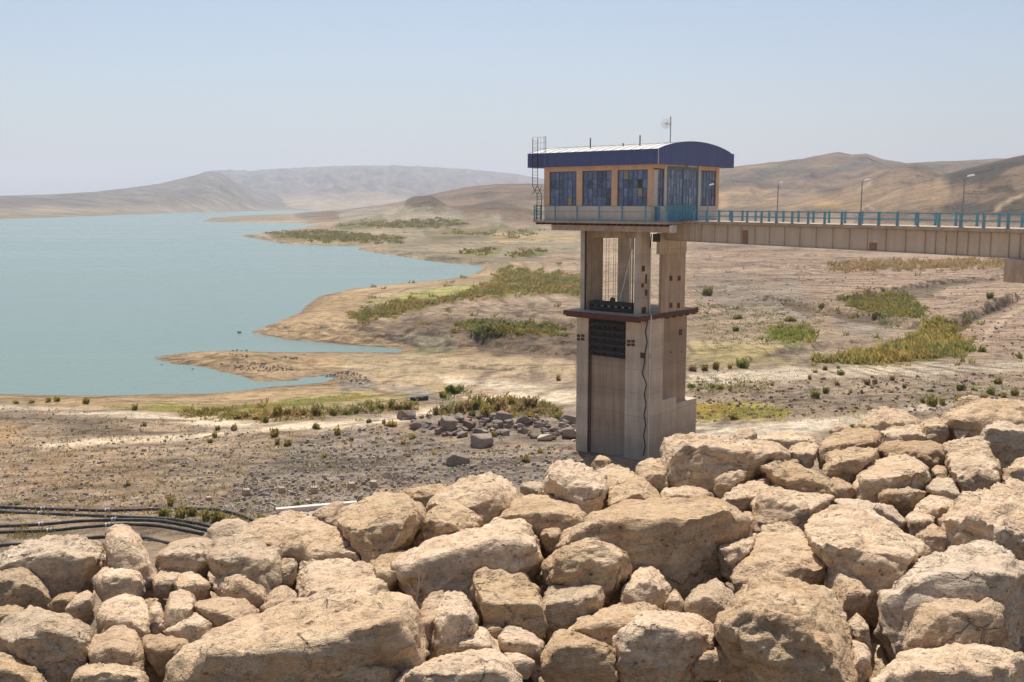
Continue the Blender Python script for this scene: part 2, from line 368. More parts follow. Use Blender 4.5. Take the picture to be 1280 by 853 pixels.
# land cover: ground materials, plus painted shade of the banks and trench, as measured off the photograph (polygon, colour, soft edge, break-up)
COVER = [
 ([(640,470),(860,430),(1290,440),(1290,560),(860,560),(640,520)], (.345,.275,.215), 30, .5),
 ([(860,300),(1290,318),(1290,440),(1000,400),(860,380)], (.37,.275,.215), 20, .5),
 ([(860,345),(960,350),(1010,375),(960,395),(880,380)], (.33,.28,.235), 16, .6),
 ([(430,440),(560,444),(720,445),(725,475),(640,470),(520,478),(430,470)], (.47,.37,.25), 10, .3),
 ([(0,506),(80,510),(150,520),(172,545),(100,552),(60,530),(0,540)], (.28,.22,.175), 12, .5),
 ([(-20,535),(20,530),(28,548),(-20,562)], (.45,.31,.19), 8, .3),
 ([(250,640),(330,580),(380,545),(480,530),(560,555),(725,560),(725,610),(500,615),(440,645)], (.31,.265,.23), 16, .75),
 ([(505,520),(720,512),(725,560),(600,560),(540,552)], (.30,.25,.215), 10, .5),
 ([(300,585),(250,560),(180,550),(230,600),(260,630)], (.36,.28,.22), 20, .6),
 ([(40,560),(140,548),(200,575),(180,620),(60,625),(0,590)], (.345,.25,.175), 25, .7),
 ([(440,408),(560,398),(720,388),(725,440),(560,436),(500,431),(470,422)], (.215,.16,.12), 6, .45),
 ([(485,420),(560,415),(572,425),(565,437),(510,433),(480,428)], (.25,.225,.17), 5, .3),
 ([(600,430),(725,440),(725,452),(660,446),(600,440)], (.21,.155,.115), 4, .4),  # dark bank face, shade put into the colour
 ([(130,508),(200,505),(300,507),(380,497),(440,491),(490,492),(480,501),(400,508),(330,514),(250,516),(180,514)], (.34,.335,.11), 5, .35),
 ([(380,500),(470,494),(560,484),(560,492),(500,505),(400,514)], (.40,.33,.17), 6, .3),
 ([(450,378),(520,366),(590,354),(640,346),(640,356),(590,366),(520,377),(470,383)], (.36,.345,.13), 5, .35),
 ([(600,372),(660,362),(725,350),(725,362),(650,370)], (.30,.33,.12), 4, .4),
 ([(860,428),(960,427),(1010,436),(990,452),(930,458),(860,455)], (.46,.375,.20), 8, .3),
 ([(866,505),(940,503),(990,512),(980,524),(866,526)], (.40,.35,.09), 5, .35),
 ([(860,468),(940,462),(1050,458),(1290,452),(1290,464),(1060,470),(950,478),(860,482)], (.63,.54,.44), 5, .25),
 ([(850,532),(950,531),(1060,521),(1130,508),(1190,500),(1200,506),(1140,516),(1080,531),(960,548),(850,552)], (.68,.60,.50), 4, .1),
 ([(1000,505),(1290,480),(1290,500),(1180,500),(1100,512)], (.30,.25,.19), 10, .6),
 ([(-20,506),(60,510),(160,514),(240,521),(330,530),(420,527),(500,519),(545,509),(585,497),(640,490),(725,500),(725,508),(640,499),(590,505),(548,517),(505,527),(420,536),(330,538),(240,530),(150,522),(60,516),(-20,513)], (.76,.64,.51), 4, .05),
 ([(40,556),(120,548),(220,543),(330,533),(335,538),(230,550),(130,555),(50,562)], (.72,.60,.47), 4, .05),
 ([(420,478),(470,475),(500,482),(580,500),(570,505),(490,490),(430,487)], (.31,.27,.23), 5, .5),
 ([(545,470),(640,478),(725,492),(725,499),(640,488),(560,480)], (.62,.53,.42), 4, .15),
 ([(1150,395),(1290,372),(1290,440),(1225,430),(1200,410)], (.35,.26,.205), 12, .5),
 ([(960,385),(1060,398),(1120,405),(1130,420),(1060,420),(1010,400)], (.34,.29,.25), 8, .5),
 ([(975,376),(1015,383),(1090,400),(1118,404),(1112,410),(1060,402),(1000,390)], (.17,.13,.10), 3, .4),  # cut bank face with its shade painted dark
 ([(1140,372),(1060,368),(1180,352),(1250,348),(1240,354),(1190,358)], (.16,.13,.10), 3, .5),  # shaded bank face, painted darker than the soil
 ([(1198,402),(1230,388),(1262,378),(1264,383),(1235,396),(1206,410)], (.14,.11,.085), 3, .3),  # tall bank in shade, darkness painted in
 ([(930,452),(980,436),(1040,428),(1120,425),(1040,436),(985,446)], (.24,.19,.155), 4, .4),  # shade of the low bank painted in
 ([(1226,424),(1240,405),(1262,390),(1290,378),(1290,382),(1264,396),(1245,412),(1232,428)], (.47,.37,.28), 2, .2),
 ([(390,283),(470,285),(560,290),(725,278),(725,318),(640,330),(600,332),(540,324),(480,311),(440,303)], (.31,.265,.19), 6, .6),
 ([(640,372),(725,366),(725,400),(600,402),(560,392)], (.36,.28,.215), 6, .5),
 # olive scrub floors
 ([(470,436.5),(520,435.5),(570,438),(572,441.5),(520,442),(480,441.5)], (.27,.275,.145), 2, .2),
 ([(436,394),(480,381),(560,372),(615,352),(635,334),(728,346),(728,370),(640,369),(560,377),(500,393),(450,404)], (.20,.165,.06), 5, .4),
 ([(560,405),(600,402),(705,410),(705,421),(600,418)], (.21,.18,.07), 4, .5),
 ([(1015,454),(1100,438),(1150,416),(1170,398),(1190,405),(1202,430),(1218,440),(1120,456)], (.20,.185,.06), 5, .3),
 ([(1050,372),(1130,366),(1156,388),(1152,398),(1100,394),(1060,384)], (.21,.19,.07), 5, .4),
 ([(955,412),(1015,410),(1025,426),(985,430),(955,422)], (.22,.24,.09), 5, .4),
 ([(325,290),(400,287),(505,297),(500,304),(400,303),(345,300)], (.185,.155,.065), 3, .4),
 ([(415,281),(470,273),(560,271),(600,282),(500,286),(430,287)], (.185,.17,.075), 3, .4),
 ([(530,290),(600,282),(690,286),(640,297),(540,300)], (.21,.18,.10), 4, .5),
 ([(575,316),(600,310),(625,312),(610,322),(580,322)], (.22,.21,.08), 3, .4),
 ([(635,316),(680,312),(682,320),(640,324)], (.22,.21,.08), 3, .4),
 ([(600,296),(680,290),(720,292),(720,300),(640,304)], (.42,.33,.19), 4, .4),
 ([(450,314),(505,306),(590,326),(600,332),(540,324)], (.26,.225,.17), 4, .3),
 ([(474,594),(490,591),(506,594),(522,599),(520,604),(498,601),(482,599)], (.10,.075,.055), 1.5, .1),  # trench drawn as a dark patch, its shade put into the colour
 # hills
 ([(420,262),(500,256),(560,262),(620,275),(520,278),(430,276)], (.31,.275,.215), 6, .4),
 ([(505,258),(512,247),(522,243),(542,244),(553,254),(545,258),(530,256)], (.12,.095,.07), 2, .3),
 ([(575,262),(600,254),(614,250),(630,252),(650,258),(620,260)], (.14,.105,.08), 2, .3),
 ([(895,240),(960,236),(1000,246),(1080,248),(1080,262),(900,264)], (.42,.28,.145), 5, .3),
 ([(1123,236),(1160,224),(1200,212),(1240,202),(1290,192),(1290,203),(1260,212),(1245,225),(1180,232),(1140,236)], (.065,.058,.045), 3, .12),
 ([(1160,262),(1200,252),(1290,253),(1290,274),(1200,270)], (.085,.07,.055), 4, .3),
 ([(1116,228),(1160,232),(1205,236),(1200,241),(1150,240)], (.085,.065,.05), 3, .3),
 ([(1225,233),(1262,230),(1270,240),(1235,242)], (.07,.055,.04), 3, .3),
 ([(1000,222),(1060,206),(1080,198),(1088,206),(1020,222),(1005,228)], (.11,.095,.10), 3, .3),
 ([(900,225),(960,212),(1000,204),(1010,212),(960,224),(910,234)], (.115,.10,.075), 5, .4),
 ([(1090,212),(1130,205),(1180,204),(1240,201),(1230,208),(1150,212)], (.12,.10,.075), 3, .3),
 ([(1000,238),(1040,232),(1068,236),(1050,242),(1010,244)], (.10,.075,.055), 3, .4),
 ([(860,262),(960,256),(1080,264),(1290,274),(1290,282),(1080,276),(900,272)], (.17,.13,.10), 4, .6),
 ([(1060,242),(1090,226),(1094,227),(1070,246),(1096,262),(1092,264),(1062,246)], (.40,.31,.22), 1.5, .2),
 ([(1240,262),(1262,248),(1290,238),(1290,241),(1264,252),(1246,265)], (.38,.30,.21), 1.5, .2),
 ([(900,250),(960,240),(1130,226),(1200,240),(1100,262),(960,262)], (.27,.195,.13), 14, .5),
]
def poly_soft(px, py, poly, soft):
    P = np.array(poly, float); n = len(P)
    best = np.full(px.shape, 1e9); ins = np.zeros(px.shape, bool)
    for i in range(n):
        ax, ay = P[i]; bx, by = P[(i+1) % n]; dx, dy = bx-ax, by-ay
        t = np.clip(((px-ax)*dx + (py-ay)*dy) / (dx*dx+dy*dy+1e-9), 0, 1)
        best = np.minimum(best, (px-ax-t*dx)**2 + (py-ay-t*dy)**2)
        c = (ay > py) != (by > py)
        ins ^= c & (px < (bx-ax)*(py-ay)/(by-ay if by != ay else 1e-9) + ax)
    sd = np.sqrt(best) * np.where(ins, 1, -1)
    return np.clip(.5 + sd/(2*soft), 0, 1)

def make_ground():
    az = np.concatenate([np.linspace(R(-62), R(-29.5), 45)[:-1], np.linspace(R(-29.5), R(29.5), 800), np.linspace(R(29.5), R(62), 45)[1:]])
    rows_near = 1.0 / np.linspace(1/58., 1/620., 390)
    rows = np.concatenate([[20, 40], rows_near, np.geomspace(620, 18000, 250)[1:]])
    A, RR = np.meshgrid(az, rows)
    X = (RR*np.tan(A)).ravel(); Y = RR.ravel().copy()        # rows of equal distance from the dam
    z, d, share = terrain(X, Y)
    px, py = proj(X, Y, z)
    n = len(X)
    col = np.empty((n, 3)); col[:] = (.385, .295, .22)
    big = fbm(X/60., Y/60., 4)[:, None]
    col *= 1 + .22*big
    # sand of the freshly dried bed, then hillside soils
    sand = (sstep(32, 10, d) * sstep(600, 300, np.hypot(X, Y)))[:, None]
    col = col*(1-sand) + np.array((.47, .345, .215))*sand
    hs = sstep(.02, .35, share)[:, None]
    hn = fbm(X/140., Y/90., 4)[:, None]
    hill = np.array((.185, .135, .095)) * (1 + .8*hn)
    left = (sstep(420, 300, px) * sstep(1300, 1700, Y))[:, None]
    hill = hill*(1-left) + np.array((.185, .155, .14)) * (1 + .6*hn) * left
    col = col*(1-hs) + hill*hs
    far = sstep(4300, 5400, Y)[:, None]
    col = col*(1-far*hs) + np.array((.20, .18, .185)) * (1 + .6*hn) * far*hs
    lowhill = (left[:,0] * sstep(16, 3, z) )[:, None]
    col = col*(1-lowhill) + np.array((.26, .215, .15))*(1+.4*hn)*lowhill
    b1 = fbm(X/14., Y/14., 4)
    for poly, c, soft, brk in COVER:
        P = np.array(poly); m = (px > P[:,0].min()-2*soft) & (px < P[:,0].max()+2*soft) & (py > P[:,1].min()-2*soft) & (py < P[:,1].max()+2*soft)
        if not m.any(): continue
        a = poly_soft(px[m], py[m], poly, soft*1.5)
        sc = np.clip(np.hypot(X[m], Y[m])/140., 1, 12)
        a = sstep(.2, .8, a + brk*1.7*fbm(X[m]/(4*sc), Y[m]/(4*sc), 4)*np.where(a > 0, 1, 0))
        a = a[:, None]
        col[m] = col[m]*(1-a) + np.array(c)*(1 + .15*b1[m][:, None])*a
    col = col * np.array((.95, .90, .79))
    for pts, h in STRAND:
        y0, y1 = min(b for a, b in pts)-8, max(b for a, b in pts)+8
        m = (py > y0) & (py < y1) & (px > pts[0][0]) & (px < pts[-1][0]) & (Y > 110) & (Y < 700)
        if not m.any(): continue
        ly = np.interp(px[m], [a for a, b in pts], [b for a, b in pts]) + 1.6*fbm(X[m]/7., Y[m]/7., 2)
        a = np.clip(1 - np.abs(py[m]-ly)/1.9, 0, 1) * np.clip(.6 + 1.5*fbm(X[m]/11., Y[m]/5., 3), 0, 1)
        a = (a * .9)[:, None]; col[m] = col[m]*(1-a) + np.array((.13, .098, .072))*a
    wet = (sstep(5.5, .6, d + 1.5*fbm(X/7., Y/7., 2)) * sstep(900, 300, Y))[:, None]
    col = col*(1-wet) + np.array((.31, .215, .125))*wet
    under = sstep(0, -2, d)[:, None]
    col = col*(1-under) + np.array((.25, .22, .15))*under
    strata = .6 * sstep(5, 14, d) * sstep(260, 40, d) * sstep(900, 300, Y)
    # banks where the strand lines read strongest
    for poly, k in (([(320,420),(380,398),(560,395),(725,380),(725,450),(560,440),(420,434)], 1.0), ([(860,300),(1290,318),(1290,385),(860,395)], .8), ([(480,290),(725,280),(725,340),(600,334),(480,312)], .6), ([(210,440),(560,440),(725,480),(400,480)], .5)):
        a = poly_soft(px, py, poly, 12); strata = np.maximum(strata, a*k)
    nr, nc = len(rows), len(az)
    idx = np.arange(n).reshape(nr, nc)
    faces = np.stack([idx[:-1,:-1], idx[:-1,1:], idx[1:,1:], idx[1:,:-1]], -1).reshape(-1, 4)
    me = bpy.data.meshes.new('ground')
    me.vertices.add(n); me.vertices.foreach_set('co', np.stack([X, Y, z], 1).ravel())
    me.loops.add(faces.size); me.loops.foreach_set('vertex_index', faces.ravel())
    me.polygons.add(len(faces)); me.polygons.foreach_set('loop_start', np.arange(0, faces.size, 4))
    me.update(calc_edges=True)
    me.polygons.foreach_set('use_smooth', np.ones(len(faces), bool))
    at = me.color_attributes.new('cover', 'FLOAT_COLOR', 'POINT')
    at.data.foreach_set('color', np.concatenate([np.clip(col, .02, .8), np.ones((n,1))], 1).ravel())
    dl = np.maximum(d, 0); lev = np.where(dl < 12, .05*dl, .6 + .036*(dl-12)); lev = np.where(dl > 80, 3.05 + .015*(dl-80), lev)
    rt = sstep(20, 70, X - .05*Y); lev = lev*(1-rt) + (.030*Y + .006*X + .5*fbm(X/90., Y/60., 2))*rt
    lev = lev + .22*fbm(X/45., Y/45., 3) + .05*fbm(X/9., Y/9., 2)
    a3 = me.attributes.new('level', 'FLOAT', 'POINT'); a3.data.foreach_set('value', lev)
    a2 = me.attributes.new('strata', 'FLOAT', 'POINT'); a2.data.foreach_set('value', strata)
    m = mat('earth', (.4,.3,.2), .95, .1); t = NT(m); p = t.pos()
    ca = t.new('ShaderNodeVertexColor', layer_name='cover').outputs[0]
    sa = t.new('ShaderNodeAttribute', attribute_name='strata').outputs['Fac']
    n1 = t.noise(p, .55, 6, .68); n2 = t.noise(p, 3.5, 5, .7); n3 = t.noise(t.mapped(p, (1,1,6)), .09, 5, .6)
    nf = t.noise(p, .012, 6, .62)
    c = t.mix(1.0, ca, t.ramp(n1, [(.30, .60), (.5, 1.0), (.72, 1.30)]), 'MULTIPLY')
    c = t.mix(1.0, c, t.ramp(n2, [(.32, .42), (.47, .98), (.56, 1.05), (.70, 1.45)]), 'MULTIPLY')
    c = t.mix(.7, c, t.ramp(n3, [(.3, .78), (.7, 1.2)]), 'MULTIPLY')
    c = t.mix(.8, c, t.ramp(nf, [(.34, .62), (.5, 1.0), (.66, 1.28)]), 'MULTIPLY')
    # dried weed and silt lines that follow the old water levels
    sep = t.new('ShaderNodeSeparateXYZ'); t.link(p, sep.inputs[0])
    nz = t.noise(p, .014, 3, .5)
    zz = t.new('ShaderNodeAttribute', attribute_name='level').outputs['Fac']
    l1 = t.math('FRACT', t.math('MULTIPLY', zz, 3.9)); l2 = t.math('FRACT', t.math('MULTIPLY', zz, 9.7))
    ln = t.math('ADD', t.ramp(l1, [(0, 1.0), (.16, .75), (.26, 0.0), (.9, 0.0), (1, 1.0)]), t.math('MULTIPLY', t.ramp(l2, [(0, .7), (.25, 0.0), (1, .2)]), .6))
    brk = t.ramp(t.noise(t.mapped(p, (.5,.5,1)), .10, 5, .7), [(.36, 0.0), (.58, 1.0)])
    lf = t.math('MINIMUM', t.math('MULTIPLY', t.math('MULTIPLY', ln, brk), t.math('MULTIPLY', sa, 1.05)), .8)
    c = t.mix(lf, c, (.13, .095, .07))
    vo = t.new('ShaderNodeTexVoronoi'); vo.inputs['Scale'].default_value = 2.3; t.link(p, vo.inputs['Vector'])
    st = t.ramp(vo.outputs['Distance'], [(.0, 1.0), (.16, .8), (.24, 0.0)])
    pick = t.new('ShaderNodeSeparateColor'); t.link(vo.outputs['Color'], pick.inputs[0])
    sf = t.math('MULTIPLY', st, t.ramp(pick.outputs[0], [(.55, 0.0), (.6, 1.0)]))
    c = t.mix(t.math('MULTIPLY', sf, .65), c, t.mix(pick.outputs[1], (.11, .085, .07), (.50, .43, .36)))
    nb = t.bump(nf, 1.0, 34.0); nb = t.bump(n2, .8, .35, nb); nb = t.bump(st, .5, .2, nb)
    t.out(c, nb)
    me.materials.append(m)
    return tag(link('ground', me), kind='structure')
make_ground()

# ------------------------------------------------------------------ lake
m_water = mat('lake water', (.10, .19, .16), .16, .38); t = NT(m_water); p = t.pos()
w1 = t.noise(t.mapped(p, (.35, 1, 1)), .9, 4, .6); w2 = t.noise(t.mapped(p, (.10, 1, 1)), .010, 3, .55)
c = t.mix(t.ramp(w2, [(.35, 0.0), (.65, 1.0)]), (.115, .178, .148), (.14, .208, .170))
t.out(c, t.bump(w1, .6, .2))
t.link(t.ramp(w2, [(.35, .18), (.65, .30)]), t.b.inputs['Roughness'])
wm = MB(); xs = np.linspace(-7000, 1500, 40); ys = np.geomspace(90, 7000, 40)
for j in range(39):
    for i in range(39):
        wm.add([(xs[i],ys[j],0),(xs[i+1],ys[j],0),(xs[i+1],ys[j+1],0),(xs[i],ys[j+1],0)], [(0,1,2,3)])
tag(wm.build('lake_water', m_water), kind='structure')
# ------------------------------------------------------------------ materials of the built things
def cast_concrete(name, col, dark, pale):
    m = worn(name, col, dark, .8, .9, True, .42, .3, .2); t = NT(m); p = t.pos()
    src = t.b.inputs['Base Color'].links[0].from_socket; nsrc = t.b.inputs['Normal'].links[0].from_socket
    sep = t.new('ShaderNodeSeparateXYZ'); t.link(p, sep.inputs[0])
    wob = t.noise(p, .8, 3, .6)
    zj = t.math('FRACT', t.math('MULTIPLY_ADD', wob, .02, t.math('MULTIPLY', sep.outputs['Z'], 1/2.35)))
    joint = t.ramp(zj, [(0, 1.0), (.012, .9), (.022, 0.0), (1, 0.0)])
    along = t.math('ADD', t.math('MULTIPLY', sep.outputs['X'], 2.9), t.math('MULTIPLY', sep.outputs['Y'], 2.3))
    brd = t.math('FRACT', along); board = t.ramp(brd, [(0, 1.0), (.06, 0.0), (1, 0.0)])
    tone = t.noise(t.mapped(p, (2.4, 2.4, .10)), 1.6, 4, .7)
    c = t.mix(t.math('MULTIPLY', t.ramp(tone, [(.40, 0.0), (.70, 1.0)]), .45), src, pale)
    lift = t.noise(t.mapped(p, (.12, .12, 1.0)), .43, 1, .3)
    c = t.mix(1.0, c, t.ramp(lift, [(.35, .84), (.65, 1.12)]), 'MULTIPLY')
    c = t.mix(t.math('MULTIPLY', joint, .7), c, dark); c = t.mix(t.math('MULTIPLY', board, .18), c, dark)
    tide = t.math('MULTIPLY_ADD', t.noise(p, 1.1, 5, .7), 4.0, sep.outputs['Z'])
    tm = t.ramp(t.math('MULTIPLY', tide, .1), [(.60, 1.0), (.74, 0.0)])
    c = t.mix(t.math('MULTIPLY', tm, .55), c, (.30, .265, .235))
    pit = t.noise(p, 9, 3, .6)
    c = t.mix(t.math('MULTIPLY', t.ramp(pit, [(.66, 0.0), (.72, 1.0)]), .45), c, dark)
    t.out(c, t.bump(t.math('ADD', joint, t.math('MULTIPLY', board, .5)), -.35, .03, nsrc)); return m
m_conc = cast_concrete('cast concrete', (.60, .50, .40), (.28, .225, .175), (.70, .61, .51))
m_recess = cast_concrete('dark brown concrete', (.40, .30, .215), (.20, .145, .105), (.50, .40, .30))  # darker and browner than the piers, for the recessed faces
m_concx = worn('weathered concrete', (.62, .49, .37), (.37, .285, .215), 1.0, .9, True, .7, .3, .2)
m_conc2 = worn('stained concrete', (.54, .41, .30), (.31, .23, .165), 1.0, .9, True, .75, .3, .2)
m_concw = worn('pale concrete panel', (.74, .66, .57), (.54, .45, .36), 1.0, .85, True, .5, .15, .2)
m_girder = worn('beige girder paint', (.62, .50, .38), (.42, .32, .235), .9, .6, True, .5, .08)
m_dark = worn('dark steel', (.035, .032, .032), (.07, .05, .04), 1.5, .6, True, .6, .1)
m_black = worn('black timber and steel', (.05, .046, .044), (.02, .018, .018), 2.5, .8, False, .8, .2)
m_rust = worn('rusted steel', (.15, .065, .04), (.07, .035, .025), 2.5, .85, False, .7, .25)
m_rustp = worn('rusty brown patch', (.34, .21, .12), (.18, .09, .055), 2.0, .85, False, .8, .1)
m_navy = worn('navy sheet cladding', (.105, .135, .30), (.08, .10, .22), .6, .45, True, .6, .05, .4)
m_orange = worn('peach painted frame', (.82, .53, .35), (.60, .36, .21), 1.2, .75, True, .6, .1)
m_teal = worn('blue railing paint', (.17, .38, .46), (.10, .21, .26), 2.0, .55, False, .6, .08)
m_tealgrey = worn('grey blue door paint', (.17, .27, .33), (.10, .16, .19), 1.4, .55, True, .5, .08)
m_white = worn('white roof sheet', (.66, .64, .60), (.48, .44, .38), .5, .55, False, .5, .05)
m_galv = worn('galvanised steel', (.33, .32, .30), (.18, .16, .14), 2.0, .5, True, .5, .05, .5, .3)
m_slab = worn('deck concrete', (.48, .40, .32), (.30, .24, .18), 1.0, .9, False, .6, .2)
m_lamp = mat('lamp head', (.75, .74, .70), .35, .5)
m_rope = mat('rope', (.12, .10, .085), .9)
m_plast = mat('white conduit', (.66, .63, .58), .5, .4)
m_tan = worn('tan board', (.42, .34, .23), (.30, .23, .15), 2.0, .8)
m_frame = worn('dark window steel', (.12, .115, .11), (.21, .17, .12), 2.0, .6, False, .6, .05)
def glass(name, col, rough=.16):
    m = mat(name, col, rough, .6); t = NT(m); p = t.pos()
    n = t.noise(p, 3.0, 4, .6); oi = t.new('ShaderNodeObjectInfo')
    c = t.mix(t.ramp(n, [(.35, 0.0), (.75, 1.0)]), col, tuple(min(1, q*1.9+.01) for q in col))
    c = t.mix(1.0, c, t.ramp(oi.outputs['Random'], [(0, .55), (1, 1.5)]), 'MULTIPLY')
    t.out(c, t.bump(n, .12, .01)); return m
m_glass = glass('dusty blue glass', (.085, .12, .21))
m_glass2 = glass('door glass', (.13, .15, .23))

# ------------------------------------------------------------------ tower survey frame: x = v (away right), y = u (away left)
AZV, AZU = R(41.0), R(-49.0)
VV = Vector((math.sin(AZV), math.cos(AZV), 0)); UU = Vector((math.sin(AZU), math.cos(AZU), 0))
r0 = ray(822.8, 205.2); F0 = r0 * (95.0 / r0.y); F0.z = 0
TROT = math.atan2(VV.y, VV.x)
def tw(v, u, z=0.0): return Vector((F0.x + VV.x*v + UU.x*u, F0.y + VV.y*v + UU.y*u, z))
def tz(py, v, u):
    p = tw(v, u); b = (426.5 - py) / FPX
    return HC + p.y * (-SP + b*CP) / (CP + b*SP)
def su(px, v, py=300.0):                                    # u where pixel column meets the plane v = const
    r = ray(px, py); k = r.x / r.y
    return ((F0.x + VV.x*v) - k*(F0.y + VV.y*v)) / (k*UU.y - UU.x)
def sv(px, u, py=300.0):
    r = ray(px, py); k = r.x / r.y
    return ((F0.x + UU.x*u) - k*(F0.y + UU.y*u)) / (k*VV.y - VV.x)

# ================================================================== gatehouse
ZB = tz(205.2, 0, 0); ZT = tz(185.75, 0, 0)
LU = su(659.5, 0, 200); LV = sv(917.6, 0, 200)
ZA = tz(178.0, LV/2, 0)
VW, UW = .35, 1.0                                            # wall planes
UE = su(680.5, VW, 240); VE = sv(898.0, UW, 240)
ZF = tz(277.2, VW, UW + 1)                                   # floor level
Z0 = ZF
gh = thing('gatehouse', 'gatehouse with navy roof fascia, peach frames and blue windows on top of the intake tower', 'gatehouse', tw(0, 0, Z0), TROT)
def gz(z): return z - Z0
zb, zt, za = gz(ZB), gz(ZT), gz(ZA)
def arc_z(v):
    a, b = .12, LV - .7
    if v <= a or v >= b: return zt
    s = (v - a) / (b - a); h = za - zt
    return zt + h * (1 - (2*s - 1)**2) ** .9
# roof vault
m = MB(); nv = 28; vs = np.linspace(.12, LV - .7, nv)
for k, u in enumerate((.06, LV*0 + LU - .06)):
    pass
prof = [(v, arc_z(v) - .03) for v in vs]
vt = [];  fc = []
for u in (.05, LU - .05):
    for v, z in prof: vt.append((v, u, z))
    for v, z in prof: vt.append((v, u, z - .09))
for k in range(nv - 1):
    a, b = k, 2*nv
    fc += [(k, k+1, b+k+1, b+k), (nv+k, b+nv+k, b+nv+k+1, nv+k+1)]
    fc += [(k, nv+k, nv+k+1, k+1), (b+k, b+k+1, b+nv+k+1, b+nv+k)]
fc += [(0, 2*nv, 3*nv, nv), (nv-1, 2*nv-1, 4*nv-1, 3*nv-1)]
m.add(vt, fc)
roof = m.build('roof', m_white, gh)
for k in range(1, int(LU / 1.1)):                            # standing seams
    u = k * 1.1; s = MB()
    for j in range(nv - 1):
        s.bar((vs[j], u, prof[j][1] + .02), (vs[j+1], u, prof[j+1][1] + .02), .05, .05)
    s.build('roof_seam', m_white, roof)
# fascias
def side_fascia(v0, v1, flip):
    m = MB().box(v0, v1, 0, LU, zb, zt)
    for k in range(int(LU / .27)):
        u = .15 + k * .27
        x0 = v0 - .025 if flip else v1
        m.box(x0, x0 + .025, u, u + .10, zb + .02, zt - .02)
    return m
side_fascia(0, .06, True).build('fascia_panel', m_navy, gh)
side_fascia(LV - .06, LV, False).build('fascia_panel', m_navy, gh)
for u0, u1, out in ((0.0, .06, -1), (LU - .06, LU, 1)):
    m = MB(); N = 46; va = np.linspace(.061, LV - .061, N)
    for k in range(N - 1):
        a, b = va[k], va[k+1]
        zs = (arc_z(a), arc_z(b))
        m.add([(a,u0,zb+.002),(b,u0,zb+.002),(b,u1,zb+.002),(a,u1,zb+.002),(a,u0,zs[0]),(b,u0,zs[1]),(b,u1,zs[1]),(a,u1,zs[0])],
              [(0,3,2,1),(4,5,6,7),(0,1,5,4),(2,3,7,6)])
        w = (b - a) * .38; um = u0 - .025 if out < 0 else u1
        m.box(a, a + w, um, um + .025, zb + .02, min(zs) - .03)
    m.build('gable_fascia', m_navy, gh)
MB().box(-.035, .03, -.035, .03, zb, zt + .02).build('corner_flashing', m_white, gh)
m = MB()
for k in range(nv - 1):
    m.bar((vs[k], .0, arc_z(vs[k]) + .02), (vs[k+1], .0, arc_z(vs[k+1]) + .02), .10, .05)
m.build('gable_flashing', m_navy, gh)
MB().box(.07, LV - .07, .07, LU - .07, zb + .06, zb + .16).build('soffit', m_tan, gh)
for (v, u, px) in ((2.2, su(738, 2.2, 178), 0), (2.6, su(779, 2.6, 180), 1), (2.4, su(800, 2.4, 178), 0)):
    z = arc_z(v)
    MB().tube([(v, u, z - .1), (v, u, z + (.25 if px else .95))], .06, 8).build('roof_vent', m_dark, gh)
# walls
sill, head = gz(tz(258.2, VW, UW)), gz(tz(211.8, VW, UW))
top = zb + .06
for nm, a in (('dado_wall', (VW, VW+.2, UW, UE, .0, sill)), ('dado_wall', (VE-.2, VE, UW, UE, .0, sill)), ('dado_wall', (VW+.2, VE-.2, UE-.2, UE, 0, sill))):
    MB().box(*a).build(nm, m_concw, gh)
vd0, vd1 = sv(833.2, UW, 240), sv(871.9, UW, 240)
MB().box(VW+.2, vd0, UW, UW+.2, 0, sill).build('dado_wall', m_concw, gh)
MB().box(vd1, VE-.2, UW, UW+.2, 0, sill).build('dado_wall', m_concw, gh)
MB().box(VW, VE, UE-.18, UE-.02, sill, top).build('rear_wall', m_concw, gh)
MB().box(VE-.18, VE-.02, UW+.25, UE-.2, sill, top).build('rear_wall', m_concw, gh)
MB().box(VW+.02, VW+.24, UW+.25, UE-.25, head, top).build('lintel', m_orange, gh)
MB().box(VW+.25, VE-.25, UW+.02, UW+.24, head+.12, top).build('lintel', m_orange, gh)
MB().box(VW+.5, VE-.5, UW+1.2, UE-1, .0, sill+.6).build('hoist_machine', m_dark, gh)
def pillar_u(p0, p1, mt=None, nm='pillar'):
    a, b = su(p1, VW, 240), su(p0, VW, 240)
    MB().box(VW - .06, VW + .22, a, b, sill - .02, top).build(nm, mt or m_orange, gh)
pillar_u(680.6, 687.2); pillar_u(721, 728); pillar_u(764.5, 772); pillar_u(809.7, 813.9)
def pillar_v(p0, p1, mt=None, z0=None, z1=None):
    a, b = sv(p0, UW, 240), sv(p1, UW, 240)
    MB().box(a, b, UW - .06, UW + .22, sill - .02 if z0 is None else z0, top if z1 is None else z1).build('pillar', mt or m_orange, gh)
pillar_v(814.8, 816.0, m_orange); pillar_v(816.1, 821.4, m_concw, None, head); pillar_v(829.8, 832.8, m_concw)
pillar_v(872.2, 875.2, m_concw, 0.0); pillar_v(894.2, 898.0, m_orange)
PANE = {}
